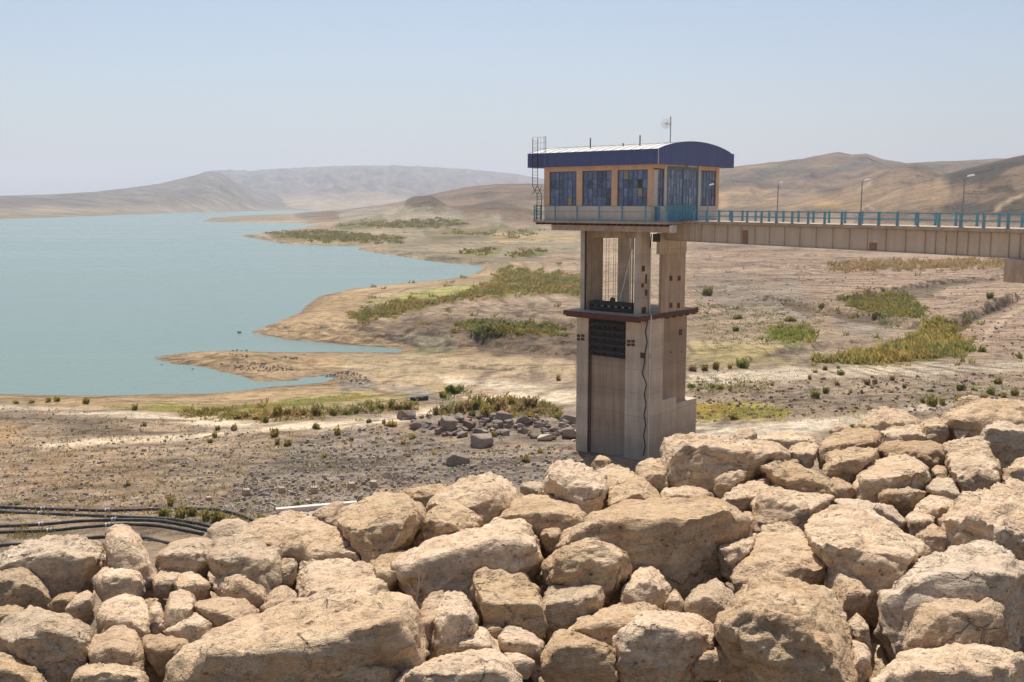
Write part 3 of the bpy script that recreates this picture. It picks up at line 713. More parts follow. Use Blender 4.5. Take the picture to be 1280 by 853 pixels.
def window(axis, a, b, z0, z1, nc, nr, mt=None, gm=None, bar=.05, special=None, parent=None, plane=None, frame=None, name='window', border=.07):
    """a framed window standing in plane v = VW ('u') or u = UW ('v')"""
    mt = mt or m_frame; gm = gm or m_glass; parent = parent or gh
    pl = plane if plane is not None else (VW + .02 if axis == 'u' else UW + .02)
    def bx(m, p0, p1, q0, q1, d0, d1):
        if axis == 'u': m.box(pl + d0, pl + d1, p0, p1, q0, q1)
        else: m.box(p0, p1, pl + d0, pl + d1, q0, q1)
    m = MB()
    bx(m, a, b, z0, z0+border, 0, .1); bx(m, a, b, z1-border, z1, 0, .1)
    bx(m, a, a+border, z0+border, z1-border, 0, .1); bx(m, b-border, b, z0+border, z1-border, 0, .1)
    w = (b - a - 2*border) / nc; h = (z1 - z0 - 2*border) / nr
    for i in range(1, nc): bx(m, a+border+i*w-bar/2, a+border+i*w+bar/2, z0+border, z1-border, .012, .075)
    for j in range(1, nr):
        for i in range(nc):
            bx(m, a+border+i*w+bar/2, a+border+(i+1)*w-bar/2, z0+border+j*h-bar/2, z0+border+j*h+bar/2, .015, .07)
    win = m.build(name, mt, parent)
    key = (axis, round(w, 3), round(h, 3), gm.name)
    rnd = random.Random(int(a*100) + nc)
    for i in range(nc):
        for j in range(nr):
            mm = gm; lab = None
            if special and (i, j) in special: mm, lab = special[(i, j)]
            k2 = (axis, round(w, 3), round(h, 3), mm.name)
            if k2 not in PANE:
                q = MB()
                if axis == 'u': q.box(0, .02, -w/2+.012, w/2-.012, -h/2+.012, h/2-.012)
                else: q.box(-w/2+.012, w/2-.012, 0, .02, -h/2+.012, h/2-.012)
                PANE[k2] = q.mesh('pane', mm)
            c = a + border + (i+.5)*w; z = z0 + border + (j+.5)*h
            o = link('pane', PANE[k2], win, (pl+.04, c, z) if axis == 'u' else (c, pl+.04, z))
            o.rotation_euler = (rnd.uniform(-.012, .012), rnd.uniform(-.012, .012), rnd.uniform(-.03, .03))
            if lab: o['label'] = lab
    return win
m_green = glass('green board', (.05, .07, .03), .5)
wz0, wz1 = sill, head
# u runs right-to-left in the photograph, so column 0 is the right one
for (p0, p1, nc, sp) in ((687.3, 720.9, 6, {(1, 0): (m_tan, 'tan board in place of a pane')}), (728.2, 764.3, 6, None),
                         (772.2, 809.5, 6, {(4, 3): (m_tan, 'tan board in place of a pane'), (1, 2): (m_green, 'dark green pane'), (1, 1): (m_tan, 'tan board in place of a pane')})):
    window('u', su(p1, VW, 240), su(p0, VW, 240), wz0, wz1, nc, 4, special=sp)
window('v', sv(821.5, UW, 240), sv(829.7, UW, 240), wz0, wz1 + .1, 2, 4)
window('v', sv(875.3, UW, 240), sv(894.1, UW, 240), wz0, wz1 + .1, 5, 4)
# double door
zdt = gz(tz(210.5, vd0, UW))
MB().box(vd0-.02, vd0+.12, UW-.08, UW+.2, .0, zdt+.15).box(vd1-.12, vd1+.02, UW-.08, UW+.2, 0, zdt+.15).box(vd0+.12, vd1-.12, UW-.08, UW+.2, zdt, zdt+.15).build('door_frame', m_tealgrey, gh)
vm = sv(853.8, UW, 240); zmid = gz(tz(257.0, vm, UW))
for a, b in ((vd0+.14, vm-.015), (vm+.015, vd1-.14)):
    d = MB().box(a, b, UW-.02, UW+.04, .06, zmid)
    for k in range(5):
        w = (b-a)/5; d.box(a+k*w+.03, a+k*w+w*.5, UW-.05, UW-.021, .12, zmid-.06)
    door = d.build('door', m_teal, gh)
    window('v', a, b, zmid, zdt-.01, 5, 4, m_tealgrey, m_glass2, .055, None, gh, UW-.03, None, 'door_window', .14)
MB().box(vm-.06, vm+.06, UW-.06, UW-.03, zmid-.1, zdt-.02).build('door_stile', m_tealgrey, gh)
va = sv(861.3, UW, 250); MB().box(va, va+.14, UW-.07, UW-.04, zmid+.1, zmid+.75).build('notice', m_plast, gh)
va = sv(862, UW, 209); MB().box(va-.8, va+.5, UW-.35, UW-.12, zdt+.2, zdt+.32).build('door_lamp', m_plast, gh)
va = sv(818.5, UW, 268); MB().box(va, va+.55, UW-.25, UW-.065, .12, sill-.06).build('electrical_box', m_teal, gh)
# floor slab with rusted joist ends
VR = -.32
us1 = su(667.0, VR, 278); us0 = su(833.4, VR, 278) - .12
MB().box(VR-.1, VE+.5, us0, us1, -.22, -.002).build('floor_slab', m_slab, gh)
for k in range(24):
    u = us0 + .4 + k * (us1-us0-.8)/23
    MB().box(VR-.06, VR+1.2, u-.07, u+.07, -.42, -.222).build('joist', m_rust, gh)
ue0 = su(841, VR+.35, 285); ue1 = su(690, VR+.35, 285)
MB().box(VR+.25, VR+.95, ue0+.3, ue1, -.98, -.43).build('edge_beam', m_conc2, gh)
MB().box(VR+.24, VR+1.05, ue0, ue0+.299, -.99, -.30).build('beam_bracket', m_concw, gh)
MB().box(VR+1.3, VE, ue1-1.2, ue1-.6, -.9, -.43).build('edge_beam', m_conc2, gh)
# ladder at the far end, its upper flight set outwards, with a hooped cage
lad_l = (su(677.0, VR, 260), su(671.2, VR, 260)); lad_u = (su(672.2, VR-.1, 200), su(665.8, VR-.1, 200))
zk0, zk1 = gz(tz(243, VR, lad_l[0])), gz(tz(233, VR, lad_u[0])); zl = gz(tz(172.5, VR, lad_u[0]))
for k in (0, 1):
    MB().tube([(VR, lad_l[k], -.1), (VR, lad_l[k], zk0), (VR-.1, lad_u[k], zk1), (VR-.1, lad_u[k], zl)], .035, 6).build('ladder_rail', m_galv if 0 else m_dark, gh)
    MB().tube([(VR, lad_l[k], zk1), (VR-.1, lad_u[k], zk0)], .03, 6).build('ladder_brace', m_dark, gh)
z = .25
while z < zl - .2:
    f = 0 if z < zk0 else (1 if z > zk1 else (z-zk0)/(zk1-zk0))
    a = lad_l[0]+(lad_u[0]-lad_l[0])*f; b = lad_l[1]+(lad_u[1]-lad_l[1])*f
    MB().tube([(VR-.1*f, a, z), (VR-.1*f, b, z)], .018, 5).build('rung', m_dark, gh)
    z += .31
uc0 = su(681, VR+.2, 190); ur = lad_u[0]
for z in np.linspace(zb+.2, zl+.1, 6):
    pts = [(VR-.1, lad_u[1], z)] + [(VR-.1 + .75*math.sin(math.pi*k/8), lad_u[1] + (uc0-.2-lad_u[1])*(.5-.5*math.cos(math.pi*k/8)), z) for k in range(9)]
    MB().tube(pts, .016, 5).build('cage_hoop', m_galv, gh)
for k in range(2, 9, 1):
    p = (VR-.1 + .75*math.sin(math.pi*k/8), lad_u[1] + (uc0-.2-lad_u[1])*(.5-.5*math.cos(math.pi*k/8)))
    MB().tube([(*p, zb+.2), (*p, zl+.1)], .014, 5).build('cage_strap', m_galv, gh)

# antenna mast
um = 2.0; va = sv(837.8, um, 178); zr = Z0 + arc_z(va)
an = thing('antenna_mast', 'thin antenna mast with round grid dish standing on the white gatehouse roof', 'antenna', tw(va, um, zr - .02), TROT)
zm = tz(145.5, va, um) - zr
MB().tube([(0,0,0), (0,0,zm)], .05, 8).build('mast', m_galv, an)
dd = MB(); zd = tz(154.5, va, um) - zr
e1 = Vector((.54, -.84, 0)); nn = Vector((-.84, -.54, 0)); dc = e1 * -.42 + nn * .12 + Vector((0, 0, zd))
def dp(r_, a_): return dc + e1*(r_*math.cos(a_)) + Vector((0, 0, r_*math.sin(a_))) + nn*(.22*(r_/.5)**2)
for rr in (.1, .2, .3, .4, .5):
    dd.tube([dp(rr, 2*math.pi*k/18) for k in range(19)], .014, 4)
for k in range(12):
    dd.tube([dp(.02, 2*math.pi*k/12), dp(.26, 2*math.pi*k/12), dp(.5, 2*math.pi*k/12)], .013, 4)
dd.build('grid_dish', m_plast, an)
MB().tube([(0,0,zd-.05), dc], .04, 6).tube([dc, dc + nn*.5], .03, 6).build('dish_arm', m_dark, an)

# walkway railing round the gatehouse
rl = thing('walkway_railing', 'blue steel railing along the walkway under the gatehouse windows', 'railing', tw(0, 0, Z0), TROT)
hp = gz(tz(257.3, VR, su(749, VR)))
upost = [su(p, VR, 268) for p in (668.2, 694.2, 721.3, 749, 777.8, 807, 833.2)]
for i, u in enumerate(upost):
    MB().box(VR-.06, VR+.03, u-.07, u+.07, -.2, hp).build('post', m_teal, rl)
for z in (hp-.03, hp*.62, .12):
    MB().tube([(VR, upost[0], z), (VR, upost[-1], z)], .028, 6).build('rail', m_teal, rl)
# return of the railing at the left end: the dark double post with short bars
for v in (.35, 1.0):
    MB().box(VR+v-.05, VR+v+.05, upost[0]-.05, upost[0]+.07, -.2, hp+.1).build('post', m_teal, rl)
for k in range(4):
    z = hp*(.2+.25*k); MB().tube([(VR, upost[0], z), (VR+1.0, upost[0], z)], .03, 6).build('rail', m_teal, rl)
vl1 = sv(847, us0+.1, 268)
gt = thing('lattice_gate', 'small blue barred gate at the corner of the gatehouse walkway beside the door', 'gate', tw(VR+.1, us0+.12, Z0), TROT)
L = vl1 - VR - .1
for x in (.0, L): MB().box(x-.05, x+.05, -.05, .05, 0, hp).build('post', m_teal, gt)
for k in range(5): MB().tube([(0,0,.12+k*(hp-.18)/4), (L,0,.12+k*(hp-.18)/4)], .03, 6).build('bar', m_teal, gt)

# ================================================================== intake tower
VF = 1.3
UN = su(810, VF, 480); U78 = su(781.3, VF, 480); U73 = su(734.5, VF, 480); UL = su(720.5, VF, 480)
V829 = sv(829, UN, 450); V845 = sv(845, UN, 520); UR = UN + 1.0; V857 = sv(857.5, UR, 450)
ZG = -1.5 + ground_z(*tw(VF, UN)[:2])
ZGT = ground_z(*tw(VF, UN)[:2])
ZPL = tz(396.5, VF-1.9, su(799, VF-1.9, 396))                # platform top
tower = thing('intake_tower', 'tall weathered concrete water intake tower with gate slot and open columned upper storey', 'intake tower', tw(0, 0, ZGT), TROT)
def kz(z): return z - ZGT
zg, zp = kz(ZG), kz(ZPL)
PT = .42                                                     # platform thickness
zs = zp - PT
ztop = kz(Z0) - .98
# shaft
MB().box(VF, VF+1.6, U73, UL, zg, zs).build('pier', m_conc, tower)
MB().box(VF, VF+1.6, UN, U78, zg, zs).build('pier', m_conc, tower)
MB().box(VF+1.6, V829, UN, UN+1.2, zg, zs).build('side_wall', m_conc, tower)
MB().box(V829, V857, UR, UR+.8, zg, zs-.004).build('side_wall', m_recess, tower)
zled = kz(tz(500.5, V829, UN))
MB().box(V829+.002, V845, UN+.01, UR-.002, zg, zled).build('ledge_block', m_conc, tower)
V869 = sv(869, UN+.5, 540); zside = kz(tz(497.5, V869, UN+.5))
MB().box(V845+.002, V869, UN+.45, UN+4.6, zg, zside).build('side_block', m_conc, tower)
MB().box(VF+1.6, V857, UL-.6, UL, zg, zs-.002).build('rear_wall', m_conc, tower)
MB().box(V857-.6, V857-.002, UR+.8, UL-.6, zg, zs-.003).build('rear_wall', m_conc, tower)
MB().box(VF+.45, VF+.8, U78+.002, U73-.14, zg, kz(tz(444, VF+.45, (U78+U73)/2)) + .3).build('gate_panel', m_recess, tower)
MB().box(VF+.46, VF+.62, U73-.13, U73-.01, zg, zs-.01).build('gate_guide', m_dark, tower)
MB().box(VF+.1, VF+.3, U73-.06, U73-.004, zg, zs-.01).build('gate_guide', m_rust, tower)
MB().box(VF+1.0, VF+1.3, U78+.002, U73-.002, zg, zs-.012).build('slot_back', m_dark, tower)
zl0, zl1 = kz(tz(446.5, VF+.3, (U78+U73)/2)), zs - .02
nb = 6; hb = (zl1 - zl0) / nb
for k in range(nb):
    z = zl0 + k*hb
    m = MB().box(VF+.40, VF+.44, U78+.01, U73-.15, z+.02, z+hb-.02)
    m.box(VF+.16, VF+.399, U78+.01, U73-.15, z+hb*.55, z+hb*.95).box(VF+.22, VF+.399, U78+.01, U73-.15, z+.03, z+hb*.14)
    for q in range(4):
        u = U78 + .4 + q*(U73-U78-.9)/3; m.box(VF+.2, VF+.398, u-.05, u+.05, z+hb*.14, z+hb*.55)
    m.build('stop_log', m_black, tower)
# platform
vp0 = VF - 1.9; up0 = su(799, vp0, 396); up1 = su(704, vp0, 390); vp1 = sv(873, up0, 383)
MB().box(vp0+.06, vp1-.06, up0+.06, up1-.06, zs, zp).build('platform_slab', m_slab, tower)
for a in ((vp0, vp0+.058, up0, up1), (vp1-.058, vp1, up0, up1), (vp0+.06, vp1-.06, up0, up0+.058), (vp0+.06, vp1-.06, up1-.058, up1)):
    MB().box(*a, zs-.03, zp+.015).build('edge_channel', m_rust, tower)
for k in range(9):
    v = vp0+.4 + k*(vp1-vp0-.8)/8
    MB().box(v-.06, v+.06, up0+.1, up0+.6 if v > VF else up1-.1, zs-.20, zs-.032).build('bracket', m_rust, tower)
# open upper storey
u800 = su(800, VF, 340); u793 = su(793, VF, 340)
u733 = su(733.2, VF, 340); u7255 = su(725.5, VF, 340)
v753 = sv(753.6, u733, 340)
MB().box(VF, v753, u733, u7255, zp, ztop).build('column', m_conc2, tower)
MB().box(VF-.12, VF+.0-.002, u733+.02, u733+.16, zp, ztop).build('column_channel', m_dark, tower)
MB().box(VF-.06, VF-.003, u733+.2, u7255-.05, zp, ztop-.01).build('column_channel', m_conc, tower)
v812 = sv(812, u800, 340)
MB().box(VF, v812, u800, u793, zp, ztop).build('column', m_conc, tower)
vb = VF + 5.2; u779 = su(779, vb, 340); u772 = su(772, vb, 340); v787 = sv(787, u779, 340)
MB().box(vb, v787, u779, u772, zp, ztop).build('column', m_conc, tower)
vb2 = v753 + 3.6
v827 = sv(827, UN, 350); v856 = sv(856.5, UN, 350)
zb4 = kz(tz(318, v827, UN))
MB().box(v827, v856, UN, UN+.3, zp, zb4-.002).build('column', m_conc2, tower)
bm_ = MB().box(v812-.02, v856, UN-.05, UN+.4, zb4, ztop - .15)
for k in range(9):
    v = v812 + .2 + k*(v856-v812-.3)/8; bm_.box(v, v+.07, UN-.085, UN-.051, zb4+.02, ztop-.2)
bm_.build('crosshead_beam', m_conc, tower)
MB().box(VF+.6, VF+1.2, u800+.5, u7255-.3, ztop-.7, ztop-.02).build('top_beam', m_conc2, tower)
MB().box(v812+.02, v787-.4, u779-.4, u779+.4, ztop-.8, ztop-.03).build('top_beam', m_conc2, tower)
vbr = sv(822, UN-.4, 295); MB().box(vbr-.3, vbr+.35, UN-.5, UN-.052, zb4+1.25, ztop-.2).build('bearing', m_dark, tower)
# lifting gear on the platform
lg = MB(); la, lb = su(791, VF+.1, 388), su(738, VF+.1, 388)
lg.box(VF-.05, VF+.08, la, lb, zp+.02, zp+.45).box(VF-.05, VF+.08, la, lb, zp+.62, zp+1.0).box(VF+.5, VF+.6, la, lb, zp+.6, zp+1.02)
for k in range(7):
    u = la + .05 + k*(lb-la-.15)/6; lg.box(VF-.04, VF+.6, u, u+.1, zp+.02, zp+.98)
lift = lg.build('lifting_beam', m_black, tower)
uw = su(766, VF+.3, 376); MB().tube([(VF+.2, uw, zp+1.15), (VF+.35, uw, zp+1.15)], .3, 14).build('sheave', m_dark, lift)
for px in (757.5, 761, 767, 769.5):
    u = su(px, VF+2, 330); MB().tube([(VF+2, u, zp), (VF+2, u, ztop)], .022, 5).build('hoist_rope', m_rope, tower)
for px, mt in ((788.3, m_plast), (791.2, m_galv)):
    u = su(px, VF+1.5, 330); MB().tube([(VF+1.5, u, zp), (VF+1.5, u, ztop)], .075, 8).build('riser_pipe', mt, tower)
for o in (0, 1.2):
    MB().tube([(VF+.8, su(771.5+o, VF+.8, 372), zp+.6), (VF+.9, su(778+o*2, VF+.9, 345), zp+2.9), (VF+1.0, su(789+o, VF+1, 300), zp+6.4), (VF+1.0, su(790, VF+1, 290), ztop)], .05, 7).build('hose', m_plast if o else m_galv, tower)
# conduit and cable down the near corner
vc = VF + .12; uc = UN - .07
zc0 = kz(tz(311, vc, u800-.07))
MB().tube([(v812+.05, u800-.1, ztop-.3), (v812-.05, u800-.12, zc0+1), (v812-.12, u800-.12, zc0)], .06, 7).build('cable', m_rope, tower)
MB().tube([(v812-.05, u800-.12, zc0), (v812-.05, u800-.12, zp+.1), (VF+.1, up0-.05, zp-.05), (VF+.1, up0-.05, zp-.9), (vc, uc, zp-1.4), (vc, uc, zg)], .065, 8).build('conduit', m_plast, tower)
pts = [(VF-.08, su(808 - (2.5 if k % 2 else 0) - (3 if k in (4, 5) else 0), VF-.08, 480), zp-.6 - k*(zp-zg-2.6)/13) for k in range(14)]
MB().tube(pts, .055, 6).build('cable', m_dark, tower)
# rusted anchor plates
def plate_f(px, py, w=.42, h=.5, v=None):
    v = VF if v is None else v; u = su(px, v, py); z = kz(tz(py, v, u))
    MB().box(v-.045, v-.003, u-w/2, u+w/2, z-h/2, z+h/2).build('anchor_plate', m_rust, tower)
def plate_s(px, py, u, w=.42, h=.5):
    v = sv(px, u, py); z = kz(tz(py, v, u))
    MB().box(v-w/2, v+w/2, u-.045, u-.003, z-h/2, z+h/2).build('anchor_plate', m_rust, tower)
for px in (723.3, 728.6, 786, 791.4):
    for dy in (-2.2, 2.2): plate_f(px, (422 if px < 740 else 429) + dy, .4, .26)
plate_f(803, 444.5, .45, .55); plate_f(728.5, 383, .5, .55)
plate_s(804, 336, u800, .5, .55); plate_s(803, 357, u800, .35, .4); plate_s(807.4, 349, u800, .25, .9); plate_s(807.6, 366, u800, .35, .6); plate_s(804.5, 388, u800, .75, .6)
for px, py in ((838.5, 348), (848.7, 348), (838.5, 382), (848, 382)): plate_s(px, py, UN, .5, .5)
plate_s(850.5, 415.5, UR, .6, .6); plate_s(838.5, 440.5, UR, .15, .15); plate_s(852, 440, UR, .15, .15); plate_s(812.2, 445, UN, .3, .55)

# ================================================================== access bridge
AZB = R(-28.5)
DB = Vector((-math.sin(AZB), -math.cos(AZB), 0)); NB = Vector((-DB.y, DB.x, 0))
B0 = tw(V829 - .25, UN - .25); BROT = math.atan2(DB.y, DB.x)
def bw(t, w, z=0.0): return Vector((B0.x + DB.x*t + NB.x*w, B0.y + DB.y*t + NB.y*w, z))
def bt(px, w=0.0, py=285.0):
    r = ray(px, py); k = r.x/r.y
    return ((B0.x + NB.x*w) - k*(B0.y + NB.y*w)) / (k*DB.y - DB.x)
def bz(py, t, w=0.0):
    p = bw(t, w); b = (426.5-py)/FPX; return HC + p.y*(-SP + b*CP)/(CP + b*SP)
BW = 3.7
zdk = (bz(278.3, bt(916)) + bz(285.3, bt(1261))) / 2
zgb = (bz(302.5, bt(880)) + bz(321.3, bt(1250))) / 2
TB1 = bt(1280) + 34
br = thing('access_bridge', 'long beige plate girder bridge running from the gatehouse door to the right edge', 'bridge', bw(0, 0, zdk), BROT)
if NB.dot(Vector((0,1,0))) < 0: raise RuntimeError('bridge frame')
zgl = zgb - zdk; zgt = -.26
tdk = bt(845)
MB().box(tdk, TB1, -.22, BW+.22, -.2, 0).build('deck', m_slab, br)
MB().box(tdk, TB1, -.30, -.222, -.245, .012).build('deck_edge', m_conc2, br)
MB().box(tdk, TB1, BW+.222, BW+.30, -.245, .012).build('deck_edge', m_conc2, br)
core = MB().box(0, TB1, .02, .06, zgl, zgt).box(0, TB1, BW-.06, BW-.02, zgl, zgt).box(0, TB1, .061, BW-.061, zgt-.06, zgt)
core.build('girder_web', m_girder, br)
MB().box(0, TB1, -.16, .22, zgl-.05, zgl-.001).build('bottom_flange', m_girder, br)
MB().box(0, TB1, BW-.22, BW+.16, zgl-.05, zgl-.001).build('bottom_flange', m_girder, br)
MB().box(0, TB1, -.16, .22, zgt+.001, zgt+.03).build('top_flange', m_dark, br)
stf = [829.5, 834, 840.5, 847, 854.6, 862, 869.3, 877.5, 893.7, 909.7, 926.9, 944.2, 962.3, 981.2, 1000.3, 1020.6, 1041.4, 1062.5, 1084.7, 1108, 1132.5, 1157, 1170, 1183, 1196.7, 1210.7, 1225, 1239, 1262, 1276]
ts = [bt(p, 0, 300) for p in stf]
ts += [ts[-1] + 1.85*k for k in range(1, int((TB1 - ts[-1])/1.85))]
rp = random.Random(4)
for i in range(len(ts) - 1):
    a, b = ts[i], ts[i+1]; dz = rp.uniform(-.006, .006)
    MB().box(a+.035, b-.035, -.03+dz, .015, zgl+.01, zgt-.01).build('web_panel', m_girder, br)
    if i: MB().box(a-.014, a+.014, -.13, .015, zgl+.005, zgt-.005).build('stiffener', m_girder, br)
for p0, p1, y0, y1 in ((928.5, 935.5, 288, 304.5), (1087.5, 1097, 303.5, 313)):
    a, b = bt(p0, 0, 300), bt(p1, 0, 300)
    o = MB().box(a, b, -.05, -.037, bz(y1, a)-zdk, bz(y0, a)-zdk).build('rust_patch', m_rustp, br)
# pier cap at the right edge
tc0 = bt(1255.5, -.6, 330)
pc = thing('bridge_pier', 'brown concrete pier cap under the bridge at the right edge', 'bridge pier', bw(tc0, -.6, ground_z(*bw(tc0+1, 0)[:2])), BROT)
pz = lambda z: z - pc.location.z
zcb = pz(bz(352.5, tc0, -.6))
MB().box(0, 2.6, 0, BW+1.2, zcb, pz(zgb)-.06).build('pier_cap', m_conc2, pc)
MB().box(1.1, 2.3, 1.4, 3.4, -2, zcb-.001).build('pier_column', m_conc2, pc)
# railings
def bridge_rail(w, pxs, label, nextra, step, hr):
    th = thing('bridge_railing', label, 'railing', bw(0, w, zdk), BROT)
    tt = [bt(p, w, 275) for p in pxs]; s = step
    tt += [tt[-1] + s*k for k in range(1, nextra)]
    for t in tt:
        q = MB(); q.box(t-.09, t+.09, -.05, .05, 0, hr); q.box(t-.13, t+.13, -.09, .09, 0, .03); q.build('post', m_teal, th)
    for z in (hr-.07, hr*.45):
        MB().bar((tt[0], 0, z), (tt[-1], 0, z), .05, .05).build('rail', m_teal, th)
    return th
hr = bz(263.6, bt(916), 0) - zdk
bridge_rail(0.0, [867.3, 883.2, 898.5, 915, 933.9, 951.9, 970.2, 990.2, 1010.2, 1030.8, 1052.3, 1074.5, 1098.4, 1122, 1147.3, 1173.8, 1201, 1230, 1260.4], 'blue post railing on the near side of the bridge deck', 18, 1.8, hr)
bridge_rail(BW, [899, 912.5, 928, 944.4, 961.3, 979.2, 998, 1016.7, 1036.3, 1056.3, 1077.5, 1099, 1121.5, 1145, 1169.5, 1195, 1221.5, 1249, 1278], 'blue post railing on the far side of the bridge deck', 14, 1.8, hr)
# lamps
def lamp(px, ytop, label, lean):
    t = bt(px, .06, 270); zt_ = bz(ytop, t, .06) - zdk
    th = thing('street_lamp', label, 'street lamp', bw(t, .16, zdk), BROT, 'street lamps along the bridge')
    MB().tube([(0,0,0), (0,0,zt_*.5), (0,0,zt_)], [.055, .045, .035], 8).build('pole', m_galv, th)
    MB().tube([(0,0,zt_-.02), (.1,0,zt_+.06), (.34*lean,0,zt_+.12)], .025, 6).build('arm', m_galv, th)
    MB().add([(.22*lean,-.09,zt_+.07),(.75*lean,-.11,zt_+.14),(.75*lean,.11,zt_+.14),(.22*lean,.09,zt_+.07),(.25*lean,-.05,zt_+.17),(.68*lean,-.06,zt_+.25),(.68*lean,.06,zt_+.25),(.25*lean,.05,zt_+.17)],
             [(0,3,2,1),(4,5,6,7),(0,1,5,4),(1,2,6,5),(2,3,7,6),(3,0,4,7)]).build('lamp_head', m_lamp, th)
    MB().box(-.1, .1, -.1, .1, 0, .06).build('base_plate', m_teal, th)
lamp(883.2, 233, 'short pale street lamp in front of the gatehouse end window', 1)
lamp(970.4, 230.5, 'street lamp on the bridge next to the right of the gatehouse', .8)
lamp(1074.7, 227.5, 'street lamp halfway along the bridge railing', 1)
lamp(1201.8, 222.5, 'tallest looking street lamp nearest the right edge of the bridge', 1)
# ------------------------------------------------------------------ dam face
BENCH = HC - 2.9                                            # level on which the riprap lies in front of the camera
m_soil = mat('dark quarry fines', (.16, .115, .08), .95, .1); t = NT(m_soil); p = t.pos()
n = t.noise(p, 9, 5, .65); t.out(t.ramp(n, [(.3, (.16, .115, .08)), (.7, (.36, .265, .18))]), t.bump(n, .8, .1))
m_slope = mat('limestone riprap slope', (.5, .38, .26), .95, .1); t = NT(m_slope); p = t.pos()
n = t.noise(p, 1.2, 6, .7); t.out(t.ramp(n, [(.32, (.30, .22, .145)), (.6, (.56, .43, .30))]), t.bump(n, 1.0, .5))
def bench_edge(x):                                          # far lip of the riprap bench
    return 9.6 + .46 * (x + 4.6) if x > -4.6 else 9.6 + .46*(x + 4.6)
def make_dam():
    xs = np.linspace(-190, 190, 191); ss = np.concatenate([np.linspace(-34, 0, 30), np.linspace(1.2, 62, 40)])
    nx, ns = len(xs), len(ss); vs = []
    rn = np.random.RandomState(3)
    for x in xs:
        ye = 11.0 + .5 * x
        for s in ss:
            z = BENCH - .75 if s <= 0 else BENCH - .75 - s / 2.0
            vs.append((x - .447*s*1.0, ye + s*.894 + 1.2, z + rn.uniform(-.1, .1) - (rn.uniform(0, .5) if s > 1 else 0)))
    f = [(i*ns+j, (i+1)*ns+j, (i+1)*ns+j+1, i*ns+j+1) for i in range(nx-1) for j in range(ns-1)]
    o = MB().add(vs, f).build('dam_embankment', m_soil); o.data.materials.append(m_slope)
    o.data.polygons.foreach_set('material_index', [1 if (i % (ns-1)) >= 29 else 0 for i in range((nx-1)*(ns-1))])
    return tag(o, kind='structure')
make_dam()

# ------------------------------------------------------------------ riprap boulders
def stone_mat(name, base, light, stain, pit):
    m = mat(name, base, .92, .15); t = NT(m); p = t.pos(); oi = t.new('ShaderNodeObjectInfo')
    of = t.new('ShaderNodeVectorMath', operation='ADD'); t.link(p, of.inputs[0])
    cx = t.new('ShaderNodeCombineXYZ'); t.link(t.math('MULTIPLY', oi.outputs['Random'], 37.0), cx.inputs[0]); t.link(t.math('MULTIPLY', oi.outputs['Random'], 11.0), cx.inputs[2]); t.link(cx.outputs[0], of.inputs[1])
    q = of.outputs[0]
    a = t.noise(q, 1.6, 6, .62); b = t.noise(q, 5.5, 6, .68); c_ = t.noise(q, 24, 4, .7); d = t.noise(t.mapped(q, (1.2, 1.2, 4.5)), 2.6, 5, .65, 1.0)
    col = t.mix(t.ramp(a, [(.35, 0.0), (.65, 1.0)]), base, light)
    col = t.mix(t.math('MULTIPLY', t.ramp(b, [(.48, 0.0), (.68, 1.0)]), .6), col, stain)
    col = t.mix(t.math('MULTIPLY', t.ramp(d, [(.55, 0.0), (.68, 1.0)]), .38), col, pit)
    col = t.mix(.75, col, t.ramp(c_, [(.30, .62), (.5, 1.0), (.72, 1.18)]), 'MULTIPLY')
    vo = t.new('ShaderNodeTexVoronoi'); vo.inputs['Scale'].default_value = 13; vo.feature = 'F1'; t.link(t.mapped(q, (1, 1, 1.6)), vo.inputs['Vector'])
    pm = t.math('MULTIPLY', t.ramp(vo.outputs['Distance'], [(.05, 1.0), (.24, 0.0)]), t.ramp(b, [(.52, 0.0), (.62, 1.0)]))
    col = t.mix(t.math('MULTIPLY', pm, .55), col, pit)
    qd = t.new('ShaderNodeVectorMath', operation='ADD'); t.link(q, qd.inputs[0])
    nv_ = t.new('ShaderNodeTexNoise'); nv_.inputs['Scale'].default_value = 2.2; nv_.inputs['Detail'].default_value = 4; t.link(q, nv_.inputs['Vector'])
    sc_ = t.new('ShaderNodeVectorMath', operation='SCALE'); sc_.inputs['Scale'].default_value = .7; t.link(nv_.outputs['Color'], sc_.inputs[0]); t.link(sc_.outputs[0], qd.inputs[1])
    ve = t.new('ShaderNodeTexVoronoi'); ve.feature = 'DISTANCE_TO_EDGE'; ve.inputs['Scale'].default_value = 1.5; t.link(t.mapped(qd.outputs[0], (1, 1, 2.0)), ve.inputs['Vector'])
    crk = t.math('MULTIPLY', t.ramp(ve.outputs['Distance'], [(.0, 1.0), (.014, .8), (.03, 0.0)]), t.ramp(a, [(.50, 0.0), (.60, 1.0)]))
    col = t.mix(t.math('MULTIPLY', crk, .3), col, pit)
    hs = t.new('ShaderNodeHueSaturation'); t.link(col, hs.inputs['Color'])
    t.link(t.math('MULTIPLY_ADD', oi.outputs['Random'], .28, .84), hs.inputs['Value']); t.link(t.math('MULTIPLY_ADD', oi.outputs['Random'], -.18, 1.1), hs.inputs['Saturation'])
    hh = t.math('ADD', t.math('MULTIPLY', b, .6), t.math('MULTIPLY', d, .9)); hh = t.math('SUBTRACT', hh, t.math('MULTIPLY', pm, .5)); hh = t.math('SUBTRACT', hh, t.math('MULTIPLY', crk, .4))
    nb = t.bump(hh, 1.0, .075); nb = t.bump(c_, .9, .022, nb)
    t.out(hs.outputs[0], nb); return m
m_stone = stone_mat('sandy limestone', (.57, .40, .25), (.71, .54, .36), (.47, .305, .185), (.22, .155, .105))
m_stone2 = stone_mat('ochre limestone', (.51, .355, .225), (.62, .465, .31), (.43, .27, .155), (.22, .15, .095))
